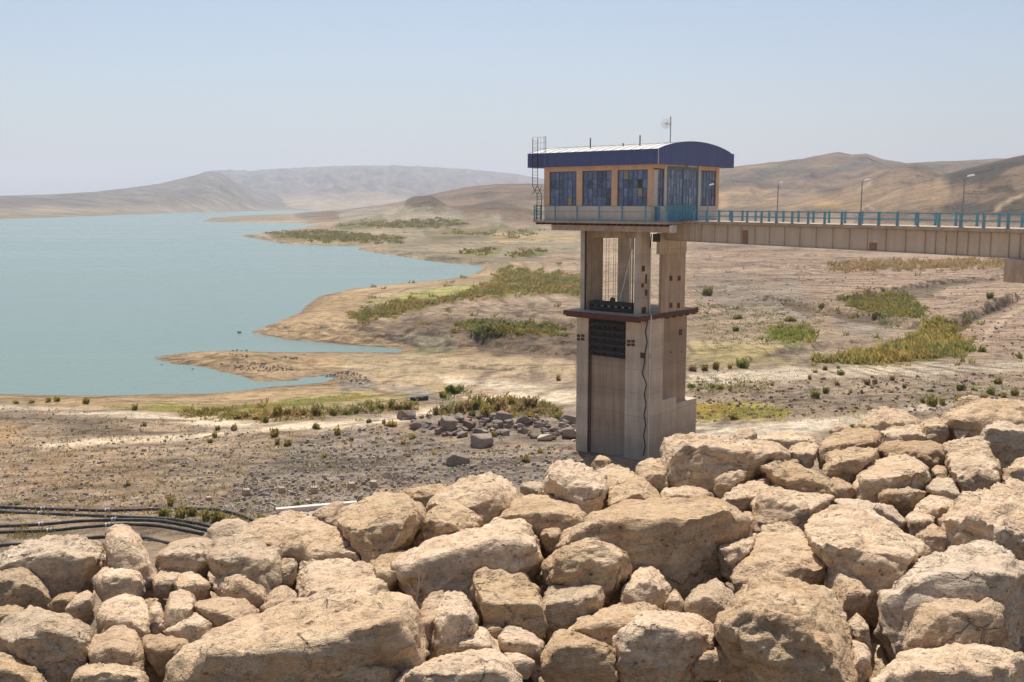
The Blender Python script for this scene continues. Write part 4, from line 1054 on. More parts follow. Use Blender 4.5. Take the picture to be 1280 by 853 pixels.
m_stone3 = stone_mat('greyish limestone', (.52, .385, .255), (.63, .49, .345), (.43, .30, .185), (.23, .17, .115))
STONES = {'s': m_stone, 'o': m_stone2, 'g': m_stone3}

TILE = {'A': (0, 600, 3.3684), 'B': (300, 600, 3.3684), 'C': (600, 560, 3.3684), 'D': (900, 600, 3.3684), 'E': (820, 480, 2.7826)}
def hull_stone(pts3, vox, seed, chips=9, amp=1.0, keep=.06):
    """a broken block: convex body, worn edges, chipped planes, layered relief"""
    bm = bmesh.new()
    for p in pts3: bm.verts.new(p)
    r = bmesh.ops.convex_hull(bm, input=bm.verts)
    bmesh.ops.delete(bm, geom=[g for g in r['geom_interior'] if isinstance(g, bmesh.types.BMVert)], context='VERTS')
    loose = [v for v in bm.verts if not v.link_faces]
    if loose: bmesh.ops.delete(bm, geom=loose, context='VERTS')
    me = bpy.data.meshes.new('boulder'); bm.to_mesh(me); bm.free()
    o = bpy.data.objects.new('tmp', me); COL.objects.link(o)
    md = o.modifiers.new('r', 'REMESH'); md.mode = 'VOXEL'; md.voxel_size = vox; md.use_smooth_shade = True
    dg = bpy.context.evaluated_depsgraph_get()
    out = bpy.data.meshes.new_from_object(o.evaluated_get(dg))
    bpy.data.objects.remove(o); bpy.data.meshes.remove(me)
    bm = bmesh.new(); bm.from_mesh(out)
    bmesh.ops.smooth_vert(bm, verts=bm.verts, factor=.35, use_axis_x=True, use_axis_y=True, use_axis_z=True)
    bm.normal_update()
    n = len(bm.verts)
    co = np.array([v.co[:] for v in bm.verts]); no = np.array([v.normal[:] for v in bm.verts])
    ctr = co.mean(0); size = np.percentile(np.linalg.norm(co - ctr, axis=1), 90)
    rnd = random.Random(seed)
    for k in range(chips):
        d = np.array([rnd.gauss(0, 1), rnd.gauss(0, 1), rnd.gauss(0, 1) * .8 + .2]); d /= np.linalg.norm(d)
        h = (co - ctr) @ d; lim = h.max() - size * rnd.uniform(.02, .15)
        ov = np.maximum(h - lim, 0); co -= np.outer(ov * .95, d)
    off = Vector((seed * 3.17 % 41, seed * 7.7 % 53, seed * 1.3 % 29))
    tilt = rnd.uniform(-.5, .5), rnd.uniform(-.5, .5)
    disp = np.empty(n)
    for i in range(n):
        p = Vector(co[i]) / size
        q = p * 1.3 + off
        a = mnoise.fractal(q, 1.0, 2.1, 3)
        s = Vector((p.x * 1.6, p.y * 1.6, (p.z + tilt[0]*p.x + tilt[1]*p.y) * 5.0)) + off
        b = mnoise.noise(s); b = (abs(b) * 2 - .4)
        c = mnoise.fractal(p * 6.5 + off, .8, 2.2, 4)
        v = mnoise.voronoi(p * 2.6 + off)[0]; cr = min(1.0, (v[1] - v[0]) * 6) - 1
        mk = min(1.6, max(.35, 1.0 + 1.7*mnoise.noise(p * 1.1 + off * 1.7)))
        b *= mk; c *= mk
        disp[i] = .022 * a + .027 * b + .046 * c + .028 * cr
    co += no * (disp * size * amp)[:, None]
    for i, v in enumerate(bm.verts): v.co = co[i]
    for f in bm.faces: f.smooth = True
    bm.normal_update()
    bm.to_mesh(out); bm.free()
    return out
def boulder(tile, outline, ridge, tone, label, seed, kap=.64, kr=.10):
    ox, oy, s = TILE[tile]
    O = [(ox + a/s, oy + b/s) for a, b in outline]
    gx, gy = sum(a for a, b in O)/len(O), sum(b for a, b in O)/len(O)
    O = [(gx + (a-gx)*1.075, gy + (b-gy)*(1.05 if b < gy else 1.12)) for a, b in O]
    y1 = max(b for a, b in O); y0 = min(b for a, b in O); x0 = min(a for a, b in O); x1 = max(a for a, b in O)
    ybase = min(y1, 900.0)
    lowr = ray((x0+x1)/2, ybase); Dl = (BENCH - .12 - HC) / lowr.z
    W = (x1 - x0) / FPX * Dl
    def hit(py): return min((BENCH - .12 - HC) / min(ray(640, py).z, -.12), 19.0)
    def at(px, py, k, extra=0.0):
        D = Dl + k * (hit(py) - Dl) + extra
        return ray(px, py) * D + Vector((0, 0, HC))
    rnd = random.Random(seed)
    cx, cy = (x0+x1)/2, (y0+y1)/2
    pts = [at(a, b, kap) for a, b in O]
    if ridge:
        Rg = [(ox + a/s, oy + b/s) for a, b in ridge]
    else:
        yr = y0 + (y1-y0) * rnd.uniform(.36, .52)
        Rg = [(cx + (x1-x0)*f, yr + (y1-y0)*rnd.uniform(-.07, .07)) for f in (-.30, -.08, .12, .31)]
    pts += [at(a, b, kr, -.04*W) for a, b in Rg]
    # unseen back and foot
    for a, b in O:
        f = (y1 - b) / max(y1 - y0, 1)
        q = at(cx + (a-cx)*.8, b, kap, .22 * W * (.4 + f)); q.z -= .10 * W + .1 * f * W; pts.append(q)
        if f < .5:
            q = at(cx + (a-cx)*.85, b, kap, .05*W); q.z -= .22 * W; pts.append(q)
    c = Vector((0,0,0))
    for q in pts: c += q
    c /= len(pts)
    loc = Vector((c.x, c.y, min(q.z for q in pts) + .02))
    big = max(x1-x0, y1-y0)
    vox = max(.022, W / (46 if big > 70 else 32 if big > 40 else 22))
    me = hull_stone([q - loc for q in pts], vox, seed, amp=.85)
    me.name = 'boulder'; me.materials.clear(); me.materials.append(STONES[tone])
    o = link('boulder', me, None, loc)
    return tag(o, label, 'boulder', 'riprap boulders on the dam face')
ROCKS = [
 # ---- lower left
 ('A', [(-30,650),(0,640),(60,560),(130,530),(200,535),(290,570),(375,620),(380,660),(355,730),(375,760),(300,810),(190,825),(110,800),(40,770),(-20,720)], [(60,680),(150,640),(220,615),(300,645),(355,690)], 'g', 'broad boulder at the lower left whose big front face lies in shade'),
 ('A', [(-80,740),(20,715),(90,750),(150,800),(200,852),(170,920),(-80,920)], [(-20,790),(70,810),(130,860)], 's', 'pale boulder cut off by the bottom left corner'),
 ('A', [(383,640),(400,570),(440,510),(520,475),(575,490),(610,520),(632,570),(628,640),(600,680),(500,690),(400,660)], [(400,600),(470,575),(540,585),(600,640)], 's', 'rounded domed boulder right behind the block with the cracked pitted top at the left'),
 ('A', [(622,560),(640,520),(670,510),(692,560),(692,640),(650,650),(625,620)], None, 'o', 'narrow upright stone squeezed against the domed boulder at the left'),
 ('A', [(355,700),(390,665),(440,635),(530,608),(575,640),(610,700),(618,780),(560,830),(400,820)], [(380,735),(470,705),(560,735)], 'o', 'block with a cracked pitted top between the shaded lower left boulder and the huge slab'),
 ('A', [(303,840),(330,785),(382,762),(450,770),(560,785),(612,800),(625,920),(305,920)], [(320,830),(450,810),(600,835)], 's', 'pale flat fronted stone on the bottom edge left of the huge slab'),
 ('A', [(598,660),(640,648),(700,655),(790,670),(795,700),(775,715),(720,760),(665,808),(630,775),(605,715)], [(612,695),(690,705),(760,700)], 'o', 'small wedge shaped stone pointing down beside the huge bottom left slab'),
 ('A', [(695,640),(750,598),(800,570),(830,555),(862,565),(905,630),(880,670),(835,702),(780,690),(715,665)], [(735,650),(790,600),(840,580)], 's', 'triangular stone just above the top left end of the huge slab'),
 ('A', [(690,600),(700,520),(720,480),(760,450),(830,470),(805,530),(815,570),(760,630),(695,650)], None, 's', 'upright buff stone between the triangular stone and the domed boulder'),
 ('A', [(803,520),(850,505),(960,490),(1040,510),(1117,575),(1060,610),(930,640),(870,620),(840,570)], [(830,535),(900,560),(980,565),(1080,582)], 'o', 'low slanting stone with a rough broken front behind the huge slab'),
 ('A', [(895,435),(960,370),(1010,343),(1060,358),(1137,460),(1122,510),(1060,525),(960,500)], [(915,450),(1000,420),(1095,485)], 's', 'smooth pale tilted stone below the rock by the pipes at the left'),
 ('A', [(860,340),(880,290),(930,240),(1040,225),(1175,240),(1185,330),(1180,450),(1120,480),(1040,450),(930,400)], [(900,330),(980,310),(1080,330),(1150,360)], 'g', 'rough grey boulder hanging over the smooth pale tilted stone at left'),
 ('A', [(443,270),(460,215),(490,192),(545,194),(580,235),(610,290),(640,350),(665,430),(600,450),(500,430),(448,350)], [(470,250),(540,262),(600,340)], 's', 'tall pointed boulder standing up in front of the black pipes at the left'),
 ('A', [(640,330),(720,270),(800,245),(890,240),(920,290),(880,380),(800,420),(700,400)], None, 'g', 'broad grey boulder just right of the tall pointed one at the left'),
 ('A', [(-40,310),(80,253),(170,270),(250,240),(330,233),(410,288),(435,345),(390,420),(200,450),(-30,420)], [(0,330),(120,320),(250,300),(390,340)], 'g', 'long grey boulder along the upper left edge of the riprap'),
 ('A', [(-50,410),(30,370),(100,358),(150,400),(190,450),(222,515),(110,545),(-50,545)], [(0,430),(80,410),(160,460)], 'g', 'grey boulder at the left frame edge in front of the long one'),
 ('A', [(390,420),(430,375),(520,356),(590,375),(640,430),(610,500),(540,520),(430,520)], None, 's', 'pale rounded boulder beneath the tall pointed one at left'),
 ('A', [(268,545),(310,490),(370,463),(397,490),(392,560),(340,588)], [(285,540),(340,510),(380,500)], 'g', 'small triangular grey stone above the shaded lower left boulder'),
 ('A', [(200,530),(250,480),(330,468),(310,505),(260,555),(215,560)], None, 'o', 'small dark stone tucked behind the triangular grey one at left'),
 ('A', [(-40,545),(50,523),(108,540),(75,575),(10,620),(-40,620)], None, 'o', 'brown stone at the left frame edge above the shaded boulder'),
 ('A', [(640,410),(700,370),(765,390),(745,440),(700,480),(650,470)], None, 's', 'small buff stone under the broad grey boulder at left'),
 ('A', [(715,430),(790,378),(850,398),(892,440),(870,490),(760,500)], None, 's', 'flat buff stone left of the smooth pale tilted stone'),
 ('A', [(1092,545),(1150,460),(1200,430),(1242,470),(1262,520),(1210,570),(1130,580)], [(1110,545),(1180,500),(1240,520)], 'o', 'small reddish stone beside the bright flat slab left of centre'),
 ('A', [(640,620),(660,585),(690,570),(694,640),(660,655)], None, 'o', 'tiny stone jammed under the upright buff stone at left'),
 # ---- centre left
 ('B', [(-340,880),(-290,750),(-180,700),(-110,640),(-10,600),(140,570),(270,520),(350,478),(470,468),(570,470),(650,478),(705,503),(728,560),(748,650),(775,730),(720,790),(640,820),(200,920),(-340,920)], [(-285,795),(-150,765),(100,742),(250,705),(450,692),(580,640),(672,592)], 's', 'huge long pale slab with a pitted top in the bottom left foreground'),
 ('B', [(205,870),(290,760),(380,708),(500,693),(560,708),(640,760),(688,797),(645,860),(600,930),(200,930)], [(235,840),(330,775),(450,765),(610,805)], 's', 'smooth pale stone at the bottom edge in front of the huge slab'),
 ('B', [(218,420),(245,365),(290,320),(380,328),(520,348),(572,380),(642,462),(600,500),(420,520),(300,520),(250,490)], [(272,455),(305,478),(420,470),(560,480)], 's', 'bright flat sloping slab right behind the huge foreground slab'),
 ('B', [(-10,225),(70,165),(165,138),(330,148),(430,190),(495,250),(542,335),(520,370),(330,370),(230,370),(120,330),(0,300)], [(120,260),(230,300),(330,300),(450,305),(525,345)], 's', 'wide buff boulder with a rough layered top below the concrete edge'),
 ('B', [(160,320),(210,308),(247,345),(235,410),(210,445),(160,440)], None, 'o', 'small orange lit stone left of the bright flat slab'),
 ('B', [(395,160),(470,98),(580,58),(680,58),(750,93),(778,140),(765,180),(660,260),(600,320),(550,365),(490,290),(430,210)], [(450,205),(540,215),(660,190),(755,150)], 's', 'large angular boulder with a long diagonal crease at the middle left'),
 ('B', [(600,270),(670,188),(750,163),(775,200),(740,270),(680,300),(620,300)], None, 's', 'small pale stone wedged right of the large creased boulder'),
 ('B', [(692,290),(740,190),(780,148),(850,98),(900,83),(960,118),(1012,170),(1000,210),(900,270),(800,300),(720,310)], [(765,175),(775,235),(880,185),(985,190)], 's', 'boulder with a notched front just below the rounded crest boulder'),
 ('B', [(655,70),(690,40),(760,28),(870,8),(880,60),(800,110),(700,90)], None, 's', 'low sloping boulder on the crest at left of the rounded one'),
 ('B', [(780,105),(860,38),(950,-5),(1050,-34),(1110,-5),(1182,88),(1130,160),(1040,195),(950,170),(860,130)], [(880,85),(960,65),(1030,55),(1080,65)], 's', 'large rounded boulder on the crest left of the tower foot'),
 ('B', [(648,355),(700,308),(820,253),(950,213),(1100,168),(1190,158),(1235,200),(1277,270),(1288,340),(1240,420),(1150,440),(1040,450),(960,490),(870,490),(780,465),(700,415)], [(655,362),(800,315),(980,270),(1150,245),(1262,305)], 's', 'long boulder overhanging a dark hollow in the middle of the riprap'),
 ('B', [(948,400),(1000,348),(1080,303),(1130,302),(1190,368),(1282,500),(1288,600),(1250,650),(1130,630),(1020,610),(975,540),(950,480)], [(975,500),(1060,535),(1170,545),(1272,540)], 's', 'steep pale block leaning on the right end of the long overhanging boulder'),
 ('B', [(545,352),(620,290),(660,273),(708,298),(670,360),(645,440),(600,460),(560,400)], None, 's', 'narrow sunlit stone at the left end of the long overhanging boulder'),
 ('B', [(738,600),(765,530),(800,470),(850,458),(860,500),(830,620),(790,740),(755,680)], None, 'o', 'thin upright ochre slab standing at the edge of the dark hollow'),
 ('B', [(785,720),(800,600),(830,510),(870,473),(930,478),(980,540),(1002,625),(930,700),(860,745),(800,765)], [(820,610),(880,560),(960,590)], 's', 'upright squarish block in front of the dark hollow'),
 ('B', [(850,700),(900,640),(990,620),(1060,628),(1112,720),(1085,760),(1000,740),(890,745)], [(870,705),(980,680),(1085,710)], 's', 'flat topped reddish stone at the foot of the steep pale block'),
 ('B', [(1012,630),(1050,573),(1100,598),(1127,650),(1090,680),(1040,670)], None, 's', 'small blocky stone below the steep pale block'),
 ('B', [(1085,665),(1130,603),(1200,628),(1282,680),(1265,730),(1180,745),(1110,720)], [(1100,680),(1190,680),(1260,705)], 'o', 'low bright topped stone with an orange front near the bottom centre'),
 ('B', [(635,870),(690,790),(820,750),(950,718),(1040,713),(1112,745),(1172,820),(1190,930),(640,930)], [(720,815),(900,850),(1100,800)], 'o', 'yellowish mottled boulder on the bottom edge at centre left'),
 ('B', [(1112,725),(1200,723),(1255,760),(1215,810),(1150,815)], None, 's', 'small buff stone above the yellowish mottled boulder'),
 # ---- centre
 ('C', [(256,185),(300,90),(370,50),(440,68),(520,118),(532,175),(505,250),(450,290),(370,235),(290,215)], [(300,110),(330,108),(430,140),(525,178)], 's', 'boulder with a smooth sheer front just left of the tower foot'),
 ('C', [(470,70),(500,26),(540,38),(558,62),(545,95),(485,95)], None, 's', 'small rounded stone against the left corner of the tower foot'),
 ('C', [(488,95),(560,58),(620,78),(668,125),(620,170),(540,210),(505,160)], None, 's', 'pitted pale stone directly below the tower gate slot'),
 ('C', [(538,220),(560,160),(620,118),(700,123),(762,190),(745,240),(640,260),(550,255)], [(565,205),(640,170),(730,195)], 's', 'pale sunlit stone below the pitted one at the tower foot'),
 ('C', [(650,85),(700,38),(760,33),(792,70),(790,170),(730,175),(680,130)], [(670,100),(720,90),(775,110)], 's', 'grooved upright stone below the tower conduit'),
 ('E', [(33,230),(45,193),(100,183),(200,173),(330,178),(420,208),(462,245),(440,280),(370,290),(330,320),(240,350),(160,368),(60,360),(38,310)], [(62,208),(140,232),(190,242),(270,252),(350,245),(420,235)], 's', 'biggest boulder on the crest with a flat bright top right of the tower foot'),
 ('C', [(755,195),(800,158),(850,158),(960,168),(988,200),(920,235),(800,240)], None, 's', 'low pale stone wedged beneath the biggest crest boulder'),
 ('C', [(318,435),(400,350),(450,280),(500,248),(620,223),(750,213),(900,208),(1000,223),(1070,258),(1117,310),(1115,370),(1050,430),(980,500),(850,547),(760,530),(640,490),(480,440),(380,440)], [(380,385),(460,305),(600,292),(750,312),(900,322),(1060,295)], 's', 'huge flat topped boulder in the centre below the tower'),
 ('C', [(260,515),(300,450),(390,390),(470,353),(510,373),(600,430),(643,510),(605,570),(520,650),(420,620),(300,590),(270,555)], [(285,500),(390,415),(480,400),(590,445)], 's', 'dark fronted rounded boulder leaning on the huge central one'),
 ('C', [(252,695),(270,630),(300,570),(340,553),(400,568),(430,546),(512,580),(522,620),(505,680),(430,720),(350,755),(270,740)], [(275,660),(350,645),(420,605),(512,612)], 'g', 'pale chalky block in front of the dark fronted boulder'),
 ('C', [(78,300),(150,218),(230,198),(330,208),(400,228),(440,280),(435,330),(370,385),(300,380),(200,340)], [(120,285),(250,275),(340,265),(425,290)], 's', 'wide boulder with a nodular front left of the sheer fronted one'),
 ('C', [(245,355),(290,316),(330,318),(355,370),(330,425),(275,410)], None, 'o', 'small square orange stone beneath the wide nodular boulder'),
 ('C', [(565,665),(620,560),(670,503),(720,495),(772,540),(803,590),(790,665),(690,690)], [(610,610),(700,565),(765,605)], 's', 'rough humped boulder below the huge central one'),
 ('C', [(768,660),(820,586),(862,650),(860,700),(800,700)], None, 's', 'small stone on the right side of the rough humped boulder'),
 ('C', [(862,645),(920,578),(1000,553),(1072,620),(1045,700),(1015,755),(920,725),(868,695)], [(885,650),(960,620),(1050,630)], 'g', 'craggy stone right of the opening under the huge central boulder'),
 ('C', [(980,440),(1030,370),(1090,358),(1162,363),(1155,430),(1110,480),(1060,535),(1000,515)], [(1000,440),(1080,420),(1145,410)], 's', 'knobbly stone at the right end of the huge central boulder'),
 ('C', [(1085,290),(1110,265),(1165,275),(1172,330),(1130,370),(1095,350)], None, 'o', 'small dark stone between the huge central boulder and its neighbour'),
 ('C', [(370,770),(450,700),(560,658),(700,648),(790,680),(700,760),(600,840),(520,850),(430,800)], [(420,760),(540,730),(640,760)], 's', 'smooth sloping boulder at bottom centre with greenish crevice'),
 ('C', [(575,810),(600,750),(700,688),(800,678),(900,698),(1000,758),(1038,800),(960,850),(900,920),(590,920)], [(590,790),(680,735),(790,750),(812,805),(930,795)], 's', 'large broken fronted boulder at the bottom centre'),
 ('C', [(262,870),(330,758),(400,770),(560,850),(580,940),(262,940)], None, 's', 'pale stone on the bottom edge left of the broken fronted boulder'),
 ('C', [(890,870),(950,815),(1050,803),(1142,850),(1140,930),(890,930)], None, 'o', 'brown pitted stone on the bottom edge right of centre'),
 # ---- right
 ('D', [(370,205),(400,130),(480,88),(560,98),(700,158),(800,228),(872,300),(885,335),(810,390),(765,450),(690,510),(645,490),(600,410),(540,340),(440,310),(380,245)], [(425,285),(500,255),(600,315),(700,365),(790,345),(855,345)], 's', 'large smooth domed boulder at right centre overhanging a dark gap'),
 ('D', [(480,85),(560,60),(650,73),(740,118),(795,170),(770,215),(680,190),(560,130)], None, 'g', 'rough stone right behind the large smooth domed boulder'),
 ('D', [(60,410),(80,350),(150,250),(200,193),(260,174),(320,198),(390,268),(440,330),(472,390),(440,450),(330,450),(220,430),(150,440),(90,465)], [(80,395),(200,360),(330,370),(445,372)], 's', 'big rounded pale boulder left of the large smooth domed one'),
 ('D', [(425,450),(450,370),(440,308),(480,312),(560,368),(642,450),(635,510),(575,575),(520,600),(460,540)], [(470,470),(540,500),(620,490)], 's', 'flat shadowed slab lying below the large smooth domed boulder'),
 ('D', [(-10,610),(40,540),(90,480),(150,430),(220,388),(290,408),(380,438),(462,468),(522,560),(548,680),(565,800),(560,920),(380,920),(250,800),(110,720),(0,670)], [(30,600),(100,545),(180,548),(260,592),(310,660),(420,700)], 's', 'very large rough boulder in the lower right with a stepped hollow in its face'),
 ('D', [(535,700),(560,660),(605,680),(652,760),(630,810),(560,850),(535,790)], None, 'o', 'ochre stone on the right flank of the very large rough boulder'),
 ('D', [(530,605),(580,558),(622,610),(657,690),(640,720),(590,690)], None, 'o', 'small smooth slab standing in the dark gap at lower right'),
 ('D', [(668,545),(700,490),(780,440),(800,390),(880,328),(1000,278),(1130,256),(1200,278),(1280,338),(1350,400),(1350,560),(1190,620),(1000,600),(850,660),(760,695),(710,620)], [(800,440),(920,410),(950,445),(1050,410),(1200,420)], 'g', 'large grey boulder with a broken edge at the right frame edge'),
 ('D', [(765,730),(800,620),(850,500),(920,488),(980,430),(1030,410),(1100,438),(1170,498),(1198,560),(1190,660),(1060,730),(980,770),(860,760)], [(830,570),(960,585),(1080,570),(1185,580)], 'o', 'brown boulder with a bright left edge in front of the large grey one'),
 ('D', [(610,880),(720,790),(770,725),(900,735),(1030,733),(1090,690),(1140,658),(1230,688),(1350,740),(1350,940),(610,940)], [(740,820),(900,800),(1050,800),(1200,790)], 's', 'wide rugged boulder filling the bottom right corner'),
 ('D', [(932,165),(1010,100),(1080,58),(1120,25),(1200,8),(1350,-10),(1350,360),(1280,345),(1190,290),(1080,290),(990,290),(955,220)], [(950,178),(1080,155),(1150,195),(1240,238),(1320,250)], 's', 'large boulder with a ridged top on the right frame edge'),
 ('D', [(652,65),(720,16),(830,18),(873,45),(850,90),(780,118),(690,100)], [(680,60),(770,65),(850,50)], 'o', 'low brown lens shaped stone on the upper right of the riprap'),
 ('D', [(820,105),(890,60),(960,73),(1003,100),(970,160),(920,185),(860,150)], None, 's', 'pale block below the lens shaped stone at right'),
 ('D', [(825,235),(900,188),(945,213),(983,270),(930,325),(870,330)], None, 'o', 'ochre stone between the domed boulder and the ridged one at right'),
 ('D', [(780,155),(830,116),(880,133),(913,180),(860,235),(810,235)], None, 's', 'small pale stone left of the ridged boulder at right'),
 ('D', [(862,30),(920,-12),(980,-2),(1025,50),(1010,105),(930,90)], [(880,40),(950,40),(1010,60)], 'g', 'grey faceted stone left of the ridged boulder on the right edge'),
 ('D', [(145,120),(180,48),(260,23),(330,48),(400,58),(475,70),(440,120),(390,170),(370,235),(300,220),(220,200),(160,220)], [(175,90),(230,118),(330,108),(380,120)], 's', 'boulder with white scuff marks on its dark left face at right centre'),
 ('D', [(-10,90),(60,18),(130,-2),(200,8),(243,40),(170,130),(60,140),(-10,115)], [(20,90),(110,80),(200,60)], 's', 'pale flattish boulder between the scuffed one and the biggest crest boulder'),
 # ---- upper right
 ('E', [(250,185),(290,158),(330,153),(358,187),(340,215),(265,205)], None, 'o', 'small pitted brown stone sitting behind the biggest crest boulder'),
 ('E', [(352,195),(400,168),(470,163),(540,178),(560,205),(450,225)], None, 's', 'low flat stone on the far lip beside the gravel road'),
 ('E', [(555,250),(590,188),(660,158),(750,153),(775,170),(770,215),(690,235),(600,250)], [(590,225),(680,195),(755,200)], 's', 'sloping pale boulder on the crest below the gravel road'),
 ('E', [(690,150),(740,103),(800,80),(860,88),(912,130),(920,155),(830,170),(755,175)], [(720,145),(800,130),(895,140)], 's', 'peaked boulder highest on the far lip by the gravel road'),
 ('E', [(770,170),(830,146),(920,148),(945,190),(890,215),(790,215)], None, 's', 'flat pale stone below the peaked boulder'),
 ('E', [(755,240),(800,200),(880,203),(960,198),(1013,220),(1008,265),(950,300),(860,280),(780,265)], [(780,235),(880,250),(990,240)], 'o', 'brown dark fronted slab across the middle of the upper right riprap'),
 ('E', [(580,300),(600,240),(680,220),(765,223),(770,260),(720,310),(640,345),(590,330)], [(610,280),(690,260),(755,250)], 's', 'pale squarish boulder left of the smooth rounded one at upper right'),
 ('E', [(688,375),(700,320),(750,268),(820,243),(900,258),(943,290),(948,335),(910,370),(780,380),(720,400)], [(718,325),(800,292),(930,312)], 's', 'smooth rounded boulder with a vertical crack in the upper right'),
 ('E', [(1010,225),(1060,188),(1140,188),(1168,240),(1203,290),(1190,350),(1080,370),(1025,300)], [(1030,292),(1100,322),(1192,302)], 's', 'tall pitted block with a flat top at the upper right'),
 ('E', [(980,130),(1040,88),(1120,48),(1200,40),(1350,30),(1350,170),(1240,160),(1140,165),(1120,200),(1050,165),(1010,150)], [(1000,132),(1090,112),(1140,122),(1330,125)], 's', 'largest bright topped boulder in the upper right corner of the riprap'),
 ('E', [(1132,180),(1150,130),(1200,118),(1280,128),(1350,150),(1350,255),(1200,255),(1148,225)], [(1150,160),(1230,160),(1330,180)], 'g', 'shaded blotchy boulder under the bright topped one on the right edge'),
 ('E', [(1022,165),(1050,133),(1090,133),(1108,185),(1060,205)], None, 's', 'small stone left of the shaded blotchy boulder'),
 ('E', [(915,155),(940,108),(980,118),(1028,160),(1005,195),(940,205)], None, 's', 'rough stone between the peaked boulder and the bright topped one'),
 ('E', [(1185,340),(1220,270),(1350,250),(1350,360),(1240,370)], None, 's', 'flat pale rock on the right edge behind the ridged boulder'),
 ('E', [(325,325),(400,298),(450,308),(470,340),(430,380),(350,360)], None, 's', 'buff stone in front of the biggest crest boulder'),
 ('E', [(358,285),(420,253),(520,288),(600,330),(622,385),(560,430),(480,400),(440,330)], [(400,300),(500,320),(600,360)], 's', 'long sloping stone right of the biggest crest boulder'),
 ('E', [(562,350),(620,323),(660,338),(707,380),(650,405),(600,390)], None, 'o', 'dark edged stone left of the low brown lens shaped one'),
 ('E', [(440,270),(480,238),(510,270),(495,295),(450,290)], None, 's', 'small upright stone behind the long sloping one on the crest'),
 ('E', [(448,240),(500,203),(572,208),(565,255),(520,290),(465,280)], None, 's', 'bright flat stone on the crest right of the biggest boulder'),
 ('E', [(183,345),(240,278),(330,293),(310,330),(240,380),(195,395)], [(210,335),(260,315),(310,310)], 's', 'broken lower shoulder stone against the front of the biggest crest boulder'),
 ('E', [(948,310),(975,280),(1012,290),(1015,340),(970,345)], None, 'o', 'small stone left of the tall pitted block at upper right'),
 ('E', [(1012,150),(1030,140),(1048,170),(1030,190),(1010,180)], None, 'o', 'tiny stone under the left end of the bright topped corner boulder'),
]
for k, rk in enumerate(ROCKS):
    boulder(*rk, seed=11 + k*7)

# rubble in the gaps
def rubble_mesh(seed, mt):
    rnd = random.Random(seed)
    pts = []
    for i in range(16):
        d = Vector((rnd.gauss(0,1), rnd.gauss(0,1), rnd.gauss(0,1))).normalized(); d.z *= .7; d.x *= rnd.uniform(.9, 1.25); pts.append(d * rnd.uniform(.8, 1.05))
    me = hull_stone(pts, .11, seed, 5, 1.0); me.materials.clear(); me.materials.append(mt); me.name = 'rubble_stone'; return me
RUB = [rubble_mesh(100+i, (m_stone, m_stone2, m_stone3)[i % 3]) for i in range(7)]
TR = []
for tl, o, *_ in ROCKS:
    ox, oy, s = TILE[tl]; TR.append([(ox+a/s, oy+b/s) for a, b in o])
def inside(px, py, P):
    c = False; n = len(P)
    for i in range(n):
        ax, ay = P[i]; bx, by = P[(i+1) % n]
        if (ay > py) != (by > py) and px < (bx-ax)*(py-ay)/(by-ay)+ax: c = not c
    return c
rnd = random.Random(21); placed = 0
LIP = [(-40,690),(0,690),(150,672),(230,690),(330,668),(440,640),(520,625),(600,612),(700,605),(800,590),(850,560),(950,560),(1050,535),(1130,520),(1200,522),(1300,515)]
for tries in range(2500):
    px, py = rnd.uniform(-20, 1300), rnd.uniform(520, 860)
    ly = np.interp(px, [a for a, b in LIP], [b for a, b in LIP])
    if py < ly: continue
    if any(inside(px, py, P) for P in TR): continue
    q = on_z(px, py, BENCH - .42)
    sz = rnd.uniform(.16, .34)
    o = link('rubble_stone', RUB[rnd.randrange(7)], None, (q.x, q.y, BENCH - .62 + rnd.uniform(0, .22)))
    o.scale = (sz*rnd.uniform(.8, 1.3), sz, sz*rnd.uniform(.7, 1)); o.rotation_euler = (rnd.uniform(-.4,.4), rnd.uniform(-.4,.4), rnd.uniform(0, 6.28))
    near = min(range(len(TR)), key=lambda i: (sum(a for a, b in TR[i])/len(TR[i]) - px)**2 + (sum(b for a, b in TR[i])/len(TR[i]) - py)**2)
    dx_ = px - sum(a for a, b in TR[near])/len(TR[near]); dy_ = py - sum(b for a, b in TR[near])/len(TR[near])
    rel = ('left of' if dx_ < 0 else 'right of') if abs(dx_) > abs(dy_) else ('above' if dy_ < 0 else 'below')
    tag(o, ('tiny ' if sz < .22 else '') + 'rubble stone ' + rel + ' the ' + ' '.join(ROCKS[near][4].split()[:10]), 'stone', 'rubble stones in the gaps between boulders')
    placed += 1
    if placed >= 90: break
# more riprap over the lip, on the slope towards the tower
for k in range(70):
    x = rnd.uniform(-11, 15); s = rnd.uniform(.3, 7)
    ye = 11.0 + .5*x + 1.2
    o = link('boulder', RUB[rnd.randrange(7)], None, (x - .447*s, ye + .894*s, BENCH - .7 - s/2 + .1))
    sz = rnd.uniform(.4, .62); o.scale = (sz*1.2, sz, sz*.8); o.rotation_euler = (rnd.uniform(-.4,.4), rnd.uniform(-.4,.4), rnd.uniform(0, 6.28))
    tag(o, 'buff boulder past the riprap lip, ' + ('at the far left' if x < -6 else 'left of the tower' if x < 0 else 'in front of the tower' if x < 4 else 'right of the tower' if x < 9 else 'at the far right') + (', high on its slope' if s < 2.5 else ', midway down' if s < 5 else ', lowest down'), 'boulder', 'boulders beyond the lip')

